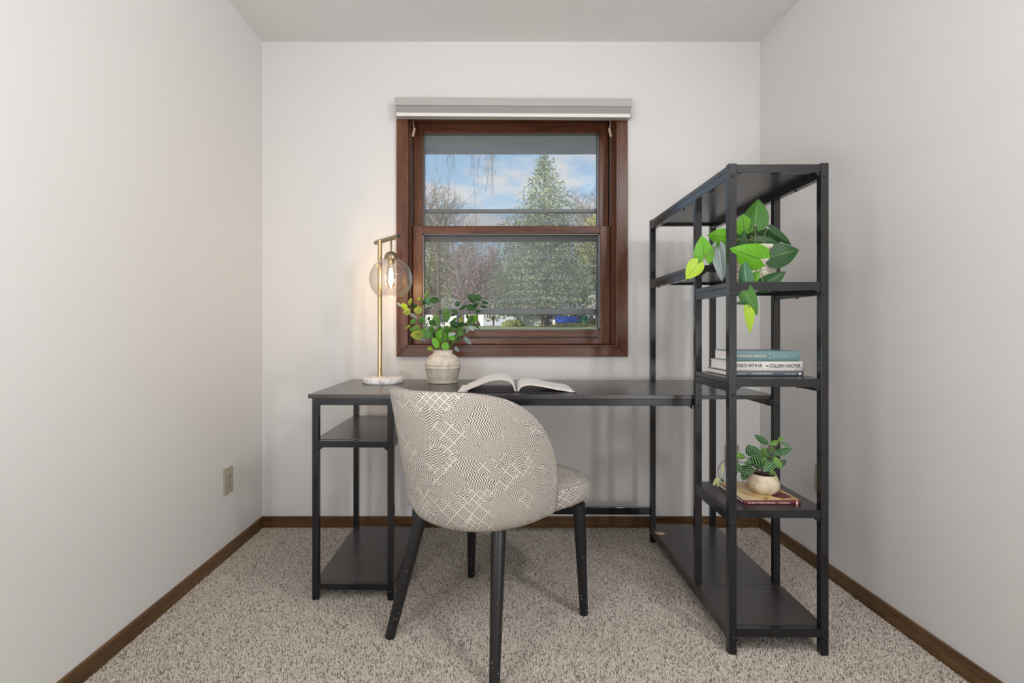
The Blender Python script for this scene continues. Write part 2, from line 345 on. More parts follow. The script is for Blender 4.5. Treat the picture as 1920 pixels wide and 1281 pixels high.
# ------------------------------------------------------------------ window
def window():
    wroot = thing('window_1', None, None, (.09, YB, .856), kind='structure'); W0 = (.09, YB, .856)
    tx0, tx1, tz0, tz1 = -.4867, .668, .856, 2.135; tw = .057; yf = YB-.017
    ix0, ix1, iz0, iz1 = tx0+tw, tx1-tw, tz0+tw, tz1-tw
    def casing(poly, mat, name='casing'):
        # stepped profile: flat board with a raised bead on its outer edge
        part(name, MB().prism(poly, yf, YB), mat, wroot, bevel=.002, off=W0)
    casing([(tx0, tz0), (ix0, iz0), (ix0, iz1), (tx0, tz1)], 'oak_z'); casing([(tx1, tz0), (ix1, iz0), (ix1, iz1), (tx1, tz1)], 'oak_z')
    casing([(tx0+.0006, tz0), (tx1-.0006, tz0), (ix1, iz0-.0005), (ix0, iz0-.0005)], 'oak_x'); casing([(tx0, tz1), (tx1, tz1), (ix1, iz1), (ix0, iz1)], 'oak_x')
    for (a, b_) in (((ix0-.010, ix0+.001), (iz0, iz1)), ((ix1-.001, ix1+.010), (iz0, iz1))):
        part('bead', MB().box(a[0], a[1], yf-.006, yf, b_[0]-.008, b_[1]), 'oak_z', wroot, bevel=.002, off=W0)
    part('bead', MB().box(ix0-.010, ix1+.010, yf-.006, yf, iz0-.010, iz0+.001), 'oak_x', wroot, bevel=.002, off=W0)
    # jamb liners through the wall
    jy = YB+.172
    for nm, bx, mt in (('jamb', (ix0-.012, ix0, YB, jy, iz0, iz1), 'oak_z'), ('jamb', (ix1, ix1+.012, YB, jy, iz0, iz1), 'oak_z'), ('sill', (ix0, ix1, YB, jy, iz0-.012, iz0), 'oak_x'), ('head_jamb', (ix0, ix1, YB, jy, iz1, iz1+.012), 'oak_x')):
        part(nm, MB().box(*bx), mt, wroot, off=W0)
    # stop strips and the grey balance tracks of the upper half
    for x in (ix0, ix1-.008):
        part('stop_strip', MB().box(x, x+.008, YB+.028, YB+.066, iz0, iz1), 'oak_z', wroot, bevel=.001, off=W0)
    for sx, x in ((1, ix0), (-1, ix1)):
        part('balance_track', MB().box(min(x, x+sx*.006), max(x, x+sx*.006), YB+.070, YB+.090, 1.53, iz1), 'alu_light', wroot, off=W0)
    def sash(name, x0, x1, z0, z1, y, th, wl, wt, wb, gx=None):
        root = part(name, MB().box(x0+wl, x1-wl, y, y+th, z1-wt, z1).box(x0+wl, x1-wl, y, y+th, z0, z0+wb), 'oak_x', wroot, bevel=.003, off=W0)
        part('stile', MB().box(x0, x0+wl, y, y+th, z0, z1), 'oak_z', root, bevel=.003, off=W0)
        part('stile', MB().box(x1-wl, x1, y, y+th, z0, z1), 'oak_z', root, bevel=.003, off=W0)
        g = MB(); a = .007                                 # glazing bead
        g.box(x0+wl, x1-wl, y+.006, y+.02, z1-wt-a, z1-wt).box(x0+wl, x1-wl, y+.006, y+.02, z0+wb, z0+wb+a).box(x0+wl, x0+wl+a, y+.006, y+.02, z0+wb, z1-wt).box(x1-wl-a, x1-wl, y+.006, y+.02, z0+wb, z1-wt)
        part('glazing_bead', g, 'alu', root, off=W0)
        part('pane', MB().box(x0+wl, x1-wl, y+.020, y+.024, z0+wb, z1-wt), 'window_glass', root, off=W0)
        return root
    lo = sash('lower_sash', ix0+.0085, ix1-.0085, iz0+.001, 1.529, 2.430, .036, .052, .040, .074)
    part('lift_groove', MB().box(ix0+.07, ix1-.07, 2.426, 2.430, .948, .954), 'dark', lo, off=W0)
    sash('upper_sash', ix0+.0085, ix1-.0085, 1.49, iz1-.001, 2.468, .034, .050, .052, .036)
    b = MB().box(.045, .085, 2.432, 2.462, 1.529, 1.534); b.lathe([(.012, 0), (.012, .010), (.008, .014)], (.065, 2.447, 1.534), 16); b.box(.030, .068, 2.440, 2.452, 1.540, 1.546)
    part('sash_lock', b, 'alu_light', lo, bevel=.001, off=W0)
    # aluminium storm window outside
    y = 2.515; gx0, gx1 = ix0+.002, ix1-.002
    st = part('storm_frame', MB().box(gx0, gx0+.058, y, y+.018, iz0, iz1).box(gx1-.058, gx1, y, y+.018, iz0, iz1).box(gx0, gx1, y, y+.018, iz1-.040, iz1).box(gx0, gx1, y, y+.018, iz0, iz0+.070), 'alu', wroot, off=W0)
    for z, hh in ((1.616, .018), (1.072, .030), (1.462, .032)):
        part('storm_rail', MB().box(gx0+.05, gx1-.05, y-.012, y+.012, z, z+hh), 'alu', st, bevel=.002, off=W0)
    part('storm_pane', MB().box(gx0+.05, gx1-.05, y+.003, y+.006, 1.634, iz1-.04), 'window_glass', st, off=W0)
    part('storm_pane', MB().box(gx0+.05, gx1-.05, y-.006, y-.003, 1.102, 1.462), 'window_glass', st, off=W0)
    part('insect_screen', MB().box(gx0+.05, gx1-.05, y+.0135, y+.0145, 1.085, 1.616), 'insect_screen', st, off=W0)
window()
# roller shade rolled up above the window
def shade():
    z1 = 2.1255; x0, x1, yf = -.4865, .677, YB-.062; L0 = (.095, YB, 2.03)
    r = thing('window_shade', 'beige raised window shade in its long headrail above the window', 'window shade', L0); r.rotation_euler = (0, R(.33), 0)
    part('headrail', MB().box(x0, x1, yf, YB-.001, z1-.037, z1), 'shade', r, bevel=.004, off=L0)
    part('folded_fabric', MB().box(x0+.004, x1-.004, yf+.008, YB-.018, z1-.071, z1-.037), 'shade_grey', r, off=L0)
    part('bottom_rail', MB().box(x0+.002, x1-.002, yf+.001, YB-.018, z1-.089, z1-.071).box(x0+.004, x1-.004, yf-.002, yf+.012, z1-.090, z1-.078), 'shade', r, bevel=.003, off=L0)
    part('bottom_strip', MB().box(x0+.01, x1-.01, yf-.003, yf+.004, z1-.0925, z1-.0765), 'shade_light', r, bevel=.002, off=L0)
shade()
for px, nm in ((776, 'left'), (1143.5, 'right')):
    p = P3(px, 247, YB+.03); t_ = thing('shade_clip', f'small tan plastic tag hanging at the top {nm} corner of the window', 'clip', p)
    s_ = 1 if nm == 'left' else -1
    part('tag', MB().box(-.006, .006, -.002, .002, -.026, .018, Matrix.Rotation(R(12)*s_, 4, 'Y')), 'chip', t_, bevel=.001)
    part('cord', MB().tube([(s_*.003, 0, .016), (-s_*.004, 0, .04), (-s_*.001, 0, .055)], .0016, 6), 'shade_light', t_)

# ------------------------------------------------------------------ desk with shelf tower
def desk():
    D0 = (-.681, 1.720, 0); root = thing('desk', 'black desk with metal frame, side shelves and tall shelf tower', 'desk', D0, R(-.8))
    def post(x, y, z0, z1, wx=.0235, wy=.020, bolts=()):
        p = part('post', MB().box(x, x+wx, y, y+wy, z0, z1), 'black_metal', root, bevel=.0012)
        for bz in bolts:
            part('bolt', MB().lathe([(.0052, 0), (.0048, .002), (.003, .0032)], (0, 0, 0), 12), 'bolt', p, smooth=True)
            o = p.children[-1] if p.children else None
            o = [c for c in col.objects if c.parent == p][-1]; o.location = (x+wx*.5, y, bz); o.rotation_euler = (R(90), 0, 0)
        return p
    def rail(x0, x1, y0, y1, z0, z1): return part('rail', MB().box(x0, x1, y0, y1, z0, z1), 'black_metal', root, bevel=.001)
    def board(name, x0, x1, y0, y1, z0, z1): return part(name, MB().box(x0, x1, y0, y1, z0, z1), 'black_board', root, bevel=.0012)
    def gusset(x, y, z, dx, s=.016):
        part('gusset', MB().prism([(x, z), (x+dx*s, z), (x, z-s*.8)], y+.003, y+.006), 'black_metal', root)
    HD = .7556
    # left shelf unit
    xa, xb = .0140, .2910; ya, yb = .002, .485
    for x in (xa, xb):
        post(x, ya, 0, HD-.0155, bolts=(.548, .0315)); post(x, yb, 0, HD-.0155, bolts=())
    for z in (HD-.0155-.0245, .5600, .0395):
        hh = .0245 if z > .05 else .0205
        for y in (ya, yb): rail(xa+.0235, xb, y, y+.020, z, z+hh)
        for x in (xa, xb): rail(x+.001, x+.0225, ya+.020, yb, z-.002, z+hh-.004)
    board('shelf', xa+.001, xb+.0225, ya+.0205, yb-.0005, .5808, .5865); board('shelf', xa+.003, xb+.0205, ya+.0205, yb-.0005, .0565, .0610)
    gusset(xa+.0235, ya, .560, 1); gusset(xb, ya, .560, -1); gusset(xa+.0235, ya, .716, 1, .01)
    # desk top over the left unit and up to the tower
    TX = 1.4025                                       # local x of the tower's left face
    board('tabletop', 0, TX-.0005, 0, .508, HD-.0155, HD)
    rail(xb+.0235, TX, .002, .022, HD-.0405, HD-.016); rail(xb+.0235, TX, .486, .506, HD-.0405, HD-.016)
    gusset(TX, .002, HD-.0405, -1)
    rail(xb+.0235, TX, .486, .502, .128, .161)         # low bar between the units at the back
    # tower
    wx = .0240; T0 = TX; T1 = T0+.302-wx; yF = -.268+.0; yM = -.268+.247; yR = .4785; HT = 1.501
    zb = (.068, .432, .816, 1.126, 1.486)
    for x in (T0, T1):
        post(x, yF, 0, HT, bolts=(.053, .403, .796, 1.100, 1.463)); post(x, yM, .082, HT-.043, wy=.018, bolts=(.722,)); post(x, yR, 0, HT, bolts=())
    def frame(zt, y0, y1, first='F', cross0=True, cross1=True, th=.016):
        """a shelf with its top at zt: board over two side rails, cross rails at both ends"""
        for x in (T0+.0015, T1+.0015): rail(x, x+.021, y0, y1, zt-th-.0245, zt-th)
        a = y0-.020; 
        if cross0: rail(T0+wx, T1, y0-.019, y0, zt-.0250, zt)
        if cross1: rail(T0+wx, T1, y1, y1+.019, zt-.0250, zt)
        board('shelf', T0+.0015, T1+wx-.0015, y0+.0005, y1-.0005, zt-th+.0003, zt)
        for dx, x in ((1, T0+wx), (-1, T1)): gusset(x, y0-.019, zt-.025, dx)
        nb = 3 if y1-y0 > .3 else 1
        for x in (T0+.012, T1+.012):
            for k in range(nb):
                part('bolt', MB().lathe([(.0042, 0), (.0038, -.003), (.002, -.004)], (x, y0+(y1-y0)*(k+.5)/nb, zt-th-.0245), 10), 'bolt', root, smooth=True)
    frame(HT-.003, yF+.020, yR)                        # top
    for z in (1.139, .8435, .4435): frame(z, yF+.020, yM)          # front section
    frame(1.2235, yM+.018, yR)                          # rear section, higher
    # desk board inside the tower
    board('tabletop', T0+.0005, T1+wx-.001, yM+.0190, .508, HD-.0150, HD-.0005)
    for x in (T0+.0015, T1+.0015): rail(x, x+.021, yM+.019, yR, HD-.0400, HD-.0155)
    rail(T0+wx, T1, yR, yR+.019, HD-.0405, HD-.0160)
    # bottom boards
    for x in (T0+.0005, T1+.0025): rail(x, x+.021, yF+.020, yR, .0415, .0660)
    rail(T0+wx, T1, yF, yF+.019, .0555, .0805); rail(T0+wx, T1, yR, yR+.019, .0555, .0805)
    board('shelf', T0+.0005, T1+wx-.0005, yF+.0205, yM-.0005, .0662, .0815); board('shelf', T0+.0005, T1+wx-.0005, yM+.0005, yR-.0005, .0662, .0815)
    return root
desk()
p = P3(1236, 1001, .9155*F/385.); p.z = .0816
tag(part('wood_chip', MB().prism([(-.018, .010), (.022, .008), (.026, -.004), (.004, -.014), (-.010, -.006)], 0, .003, 'xy'), 'chip'), 'small torn beige chip on the bottom tower shelf', 'chip')
[o for o in col.objects if o.name == 'wood_chip'][0].location = p

# ------------------------------------------------------------------ outlets
def outlet(name, label, loc, rz, blank=False):
    r = thing(name, label, 'outlet', loc, rz)           # plate in the local x-z plane, facing -y
    part('plate', MB().box(-.035, .035, -.006, 0, -.057, .057), 'wall_paint' if blank else 'cream', r, bevel=.002)
    if blank: 
        part('screw', MB().lathe([(.003, 0), (.003, .001)], (0, 0, 0), 10), 'bolt', r); return r
    for z in (.020, -.020):
        s = part('socket', MB().prism([(.017*math.cos(a), z+.0145*math.sin(a)) for a in [k*math.pi/10 for k in range(20)]], -.0085, -.006), 'cream', r)
        part('slot', MB().box(-.008, -.0055, -.0095, -.0085, z-.001, z+.007).box(.0055, .008, -.0095, -.0085, z-.001, z+.007).box(-.002, .002, -.0095, -.0085, z-.010, z-.006), 'dark', s)
    part('screw', MB().lathe([(.003, -.001), (.003, .001)], (0, -.007, 0), 10), 'bolt', r)
    return r
yo = F*abs(XL)/(VX-427); outlet('wall_outlet', 'cream electrical outlet on the left wall above the baseboard', (XL, yo, CZ-(901-616)*yo/F), R(90))
outlet('wall_outlet', 'outlet plate on the back wall under the window, behind the chair', P3(1055, 887, YB), 0, True)
outlet('wall_outlet', 'outlet plate on the back wall seen through the shelf tower', P3(1371.5, 856, YB), 0)
xo = XR+.019*(YB-2.02)/1.11; outlet('wall_outlet', 'beige outlet plate on the right wall half behind the tower post', (xo, F*xo/(1541-VX), CZ-(900-616)*(F*xo/(1541-VX))/F), R(-90))

# ------------------------------------------------------------------ chair
def chair():
    cx, cy, al, W0, W1, Dp0, Dp1, n_, Ht, ze, Phi, pp, qq, z0 = (.0042, 1.6071, R(41.47), .2367, .237, .30, .3934, 2.1646, .8125, .4673, 1.6514, 4.3, 2.11, .4059)
    sw, sf, sz = .265, .3338, .4805
    r = thing('upholstered_chair', 'chair in cream and brown geometric fabric with black tapered legs', 'chair', (cx, cy, 0), -al)
    def prof(phi, t, inset=0.0):
        u = abs(phi)/Phi; Hh = ze+(Ht-ze)*max(0, 1-u**(pp if phi > 0 else 2.9))**(1/qq); z = z0+t*(Hh-z0); k = (z-z0)/(Ht-z0)
        b_ = min(1, max(0, (z-z0)/.07)); curl = 1-.12*(1-math.sqrt(1-(1-b_)**2))
        Wd = (W0+(W1-W0)*k)*curl-inset; D = (Dp0+(Dp1-Dp0)*k)*curl-inset
        s, c = math.sin(phi), math.cos(phi)
        return Vector((Wd*math.copysign(abs(s)**(2/n_), s), -D*math.copysign(abs(c)**(2/n_), c), z))
    NU, NT, th = 120, 30, .038
    me = bpy.data.meshes.new('backrest'); bm = bmesh.new(); uvl = bm.loops.layers.uv.new('UVMap')
    rows = []; arc = 0; prev = None
    for i in range(NU+1):
        phi = -Phi+2*Phi*i/NU
        mid = prof(phi, .5)
        if prev is not None: arc += (Vector((mid.x, mid.y, 0))-Vector((prev.x, prev.y, 0))).length
        prev = mid; loop = []
        zt = prof(phi, 1).z; thk = min(th, max(.012, (zt-z0)*.45))
        for j in range(NT+1):                               # outer face upwards
            t_ = j/NT; p = prof(phi, t_); loop.append((p, (arc, p.z)))
        top = prof(phi, 1)
        for j in range(1, 9):                               # rolled rim
            a = math.pi*j/9; q = prof(phi, 1, thk*.5*(1-math.cos(a))); q.z = top.z+math.sin(a)*thk*.30; loop.append((q, (arc, top.z+thk*j/9)))
        for j in range(NT+1):                               # inner face downwards
            t_ = 1-j/NT; q = prof(phi, t_, thk); loop.append((q, (arc, top.z+thk+(1-t_)*(top.z-z0))))
        rows.append([(bm.verts.new(q), uvc) for q, uvc in loop])
    m_ = len(rows[0])
    for i in range(NU):
        for j in range(m_-1):
            qd = (rows[i][j], rows[i+1][j], rows[i+1][j+1], rows[i][j+1]); f = bm.faces.new([q[0] for q in qd]); f.smooth = True
            for l_, q in zip(f.loops, qd): l_[uvl].uv = q[1]
        a, b_, c, d = rows[i][m_-1], rows[i+1][m_-1], rows[i+1][0], rows[i][0]; bm.faces.new([q[0] for q in (a, b_, c, d)])
    for rw in (rows[0], rows[-1]):
        for j in range(m_//2):
            k = m_-1-j
            if k-1 > j+1:
                f = bm.faces.new([rw[j][0], rw[j+1][0], rw[k-1][0], rw[k][0]]); f.smooth = True
                for l_, q in zip(f.loops, (rw[j], rw[j+1], rw[k-1], rw[k])): l_[uvl].uv = (q[0].co.y, q[0].co.z)
    bmesh.ops.recalc_face_normals(bm, faces=bm.faces); bm.to_mesh(me); bm.free(); me.materials.append(M['fabric']); place('backrest', me, r)
    # seat cushion
    me = bpy.data.meshes.new('seat'); bm = bmesh.new(); uvl = bm.loops.layers.uv.new('UVMap'); NA, NR = 96, 26; n2 = 3.2; rows = []
    def ring(rad, z):
        out = []
        for k in range(NA):
            a = 2*math.pi*k/NA; s, c = math.sin(a), math.cos(a); ff = sf if c > 0 else .25
            nw = sw+rad-max(0, .055-.10*c if c < .55 else 0)
            out.append((bm.verts.new(((nw)*math.copysign(abs(s)**(2/n2), s), (ff+rad)*math.copysign(abs(c)**(2/n2), c), z)), a, rad, z))
        return out
    for j in range(NR+1):
        q = -1+2*j/NR; rad = (max(0, 1-abs(q)**2.6))**(1/2.6)*.06-.06; rows.append(ring(rad, z0-.012+(sz-z0+.012)*(q+1)/2))
    for k in range(1, 9): rows.append(ring(-.06-(sw-.07)*k/8, sz+.006*math.sin(k/8*1.57)))
    def uvof(v): 
        p, a, rad, z = v
        return (p.co.x, p.co.y) if z > sz-.012 else (a*.27, z)
    for i in range(len(rows)-1):
        for k in range(NA):
            k2 = (k+1) % NA; qd = (rows[i][k], rows[i][k2], rows[i+1][k2], rows[i+1][k]); f = bm.faces.new([q[0] for q in qd]); f.smooth = True
            us = [uvof(q) for q in qd]
            if k2 == 0 and qd[0][3] <= sz-.012: us = [(2*math.pi*.27, u[1]) if w_ in (1, 2) else u for w_, u in enumerate(us)]
            for l_, u in zip(f.loops, us): l_[uvl].uv = u
    bm.faces.new([q[0] for q in rows[0]][::-1]); bm.faces.new([q[0] for q in rows[-1]])
    bmesh.ops.recalc_face_normals(bm, faces=bm.faces); bm.to_mesh(me); bm.free(); me.materials.append(M['fabric']); place('seat', me, r)
    part('seat_base', MB().prism([((.165)*math.copysign(abs(math.sin(a))**.6, math.sin(a)), (sf-.07 if math.cos(a) > 0 else .16)*math.copysign(abs(math.cos(a))**.6, math.cos(a))) for a in [k*math.pi/24 for k in range(48)]], z0-.013, z0-.004, 'xy'), 'leg_paint', r)
    inv = Matrix.Rotation(al, 4, 'Z')
    def loc_(p): return inv @ (Vector(p)-Vector((cx, cy, 0)))
    for foot, top, r0, r1 in (((-.336, 1.515, 0), (-.236, 1.560, .40), .0165, .0225), ((.001, 1.283, 0), (.014, 1.400, .40), .0150, .0225),
                              ((.314, 1.637, 0), (.290, 1.600, .40), .0145, .0215), ((-.091, 1.888, 0), (-.082, 1.800, .40), .0145, .0215)):
        a, b_ = loc_(foot), loc_(top); pts = [a.lerp(b_, k/8) for k in range(9)]; rs = [r0+(r1-r0)*k/8 for k in range(9)]
        lg = part('leg', MB().tube(pts, rs, 20), 'leg_paint', r, smooth=True)
        d = (b_-a).normalized()
        cp = MB(); rg = random.Random(int(a.x*1000))
        for k in range(5):                                   # paint specks near the foot
            h = rg.uniform(.02, .10) if k < 4 else rg.uniform(.1, .22); c = a+d*(h/d.z); rr = r0+(r1-r0)*h/.4
            vx = inv @ Vector((rg.uniform(-.7, .7), -1, 0)); vx.normalize(); c = c+vx*rr
            cp.box(-.0008, .0008, -.0008, .0008, -.0009, .0009, Matrix.Translation(c))
        tag(part('paint_speck', cp, 'white_paper', lg), kind='stuff')
chair()

# ------------------------------------------------------------------ table lamp
def table_lamp():
    c = (-.493, 2.088, .7556); r = thing('table_lamp', 'brass table lamp with clear glass globe and round marble base', 'lamp', c)
    part('base', MB().lathe([(.084, 0), (.0875, .003), (.0885, .006), (.0885, .018), (.0875, .0225), (.084, .0245)], n=72), 'marble', r, smooth=True)
    pp = (-.0245, .042)
    part('pole', MB().tube([(pp[0], pp[1], .0245), (pp[0], pp[1], .640)], .0100, 24), 'brass', r, smooth=True)
    part('collar', MB().lathe([(.0125, .0245), (.0125, .030), (.0105, .032)], (pp[0], pp[1], 0), 24), 'brass', r, smooth=True)
    A = Vector((-.059, .108, .642)); B = Vector((.080, -.051, .642)); d = (B-A).normalized()
    ar = part('arm', MB().tube([A, B], .0105, 24), 'brass_dark', r, smooth=True)
    part('end_cap', MB().tube([B, B+d*.0015], .0090, 20), 'dark', ar)
    for q in (A+d*.030, A+d*.062, B-d*.030): part('arm_ring', MB().tube([q-d*.0015, q+d*.0015], .0112, 24), 'brass_dark', ar, smooth=True)
    gc = Vector((.036, -.004, .4608)); gr = .0948
    part('drop_rod', MB().tube([(gc.x, gc.y, .642), (gc.x, gc.y, .575)], .0048, 16), 'brass_dark', r, smooth=True)
    part('socket_cap', MB().lathe([(.0300, 0), (.0298, .006), (.0275, .016), (.0220, .026), (.0130, .032), (.0055, .034)], (gc.x, gc.y, .549), 40), 'brass_dark', r, smooth=True)
    part('socket', MB().lathe([(.0135, 0), (.0145, .003), (.0145, .022), (.012, .024)], (gc.x, gc.y, .527), 28), 'brass', r, smooth=True)
    a0 = math.asin(.030/gr); prof = []
    for k in range(33):
        a = a0+(math.acos(-.073/gr)-a0)*k/32; prof.append((gr*math.sin(a), gr*math.cos(a)))
    prof.append((prof[-1][0]-.001, prof[-1][1]-.003)); prof.append((prof[-1][0]-.002, prof[-1][1]))
    for k in range(33)[::-1]:
        a = a0+(math.acos(-.073/gr)-a0)*k/32; prof.append(((gr-.002)*math.sin(a), (gr-.002)*math.cos(a)))
    sh = part('lamp_shade', MB().lathe(prof, gc, 72, False, False), 'lamp_glass', r, smooth=True); sh['label'] = 'clear glass globe open at the bottom'
    bz = gc.z+.066
    bl = part('bulb', MB().lathe([(.0125, 0), (.0135, -.010), (.0185, -.032), (.0205, -.052), (.0190, -.074), (.0150, -.092), (.0080, -.106), (.001, -.110)], (gc.x, gc.y, bz), 28, False), 'bulb_glass', r, smooth=True)
    fl = MB()
    for k in range(6):
        a = k*math.pi/3; fl.tube([(gc.x+.004*math.cos(a), gc.y+.004*math.sin(a), bz-.018), (gc.x+.0095*math.cos(a+.5), gc.y+.0095*math.sin(a+.5), bz-.050), (gc.x+.004*math.cos(a), gc.y+.004*math.sin(a), bz-.086)], .0014, 6)
    part('filament', fl, 'filament', bl)
    lamp('bulb_light', 'POINT', (c[0]+gc.x, c[1]+gc.y, c[2]+gc.z+.012), 2.8, (1, .66, .36), shadow_soft_size=.012)
table_lamp()

# ------------------------------------------------------------------ leaves
def leaf_mesh(name, mat, heart=.0, fold=.12, curl=.15, pts=12):
    """unit leaf: base at the origin, tip at (0,1,0), half width .5 at its widest; real thickness is that of a leaf"""
    me = bpy.data.meshes.new(name); bm = bmesh.new(); uvl = bm.loops.layers.uv.new('UVMap'); rows = []
    for i in range(pts+1):
        s = i/pts
        if heart: wd = .5*(max(s, .02)**.36*(1-s)**1.02)/(.261**.36*.739**1.02); y = s
        else: wd = .5*(s**.62*(1-s)**.80)/(.437**.62*.563**.80); y = s
        if i == 0: wd = .0 if not heart else .16
        if i == pts: wd = .0
        row = []
        for k in (-1, -.5, 0, .5, 1):
            yy = y-(heart*abs(k)*(1-s)**3*.30 if heart else 0)
            z = -fold*abs(k)*wd*2*.6-curl*(s-.35)**2+fold*.2
            row.append((bm.verts.new((k*wd, yy, z)), (k, s)))
        rows.append(row)
    for i in range(pts):
        for j in range(4):
            qd = (rows[i][j], rows[i][j+1], rows[i+1][j+1], rows[i+1][j]); f = bm.faces.new([q[0] for q in qd]); f.smooth = True
            for l_, q in zip(f.loops, qd): l_[uvl].uv = q[1]
    bmesh.ops.remove_doubles(bm, verts=bm.verts, dist=1e-5); bm.to_mesh(me); bm.free(); me.materials.append(M[mat]); return me
LM = {}
for k in ('dark', 'mid', 'bright', 'lime', 'silver', 'teal', 'olive'):
    LM['h_'+k] = leaf_mesh('heart_leaf_'+k, 'leaf_'+k, 1.0, .16, .28, 14); LM['p_'+k] = leaf_mesh('pointed_leaf_'+k, 'leaf_'+k, 0, .16, .25, 10)
for k in ('dark', 'bright', 'pale'): LM['s_'+k] = leaf_mesh('striped_leaf_'+k, 'stripe_'+k, 0, .10, .22, 12)
def leaf(root, kind, B, T, width, tilt=None, rg=rnd, lean=.35, grow=0.0):
    B, T = Vector(B), Vector(T); T = T+(T-B)*grow; y = (T-B); ln = y.length; y.normalize()
    view = (Vector((0, 0, CZ))-(B+T)/2).normalized()
    nrm = view+Vector((rg.uniform(-lean, lean), rg.uniform(-.1, .2), rg.uniform(-lean, lean)+.15))
    if tilt is not None: nrm = view+Vector(tilt)
    x = y.cross(nrm).normalized(); z = x.cross(y).normalized()
    o = bpy.data.objects.new('leaf', LM[kind]); col.objects.link(o); o.parent = root
    m = Matrix((x*width, y*ln, z*ln)).transposed().to_4x4(); m.translation = B-root.location
    o.matrix_basis = m; return o
def smooth_pts(pts, n=14):
    pts = [Vector(p) for p in pts]; out = []
    Q = [pts[0]]+pts+[pts[-1]]
    for i in range(1, len(Q)-2):
        for k in range(n//max(1, len(pts)-1)+1):
            t_ = k/(n//max(1, len(pts)-1)+1); a, b_, c, d = Q[i-1], Q[i], Q[i+1], Q[i+2]
            out.append(.5*((2*b_)+(c-a)*t_+(2*a-5*b_+4*c-d)*t_*t_+(3*b_-a-3*c+d)*t_**3))
    out.append(pts[-1]); return out
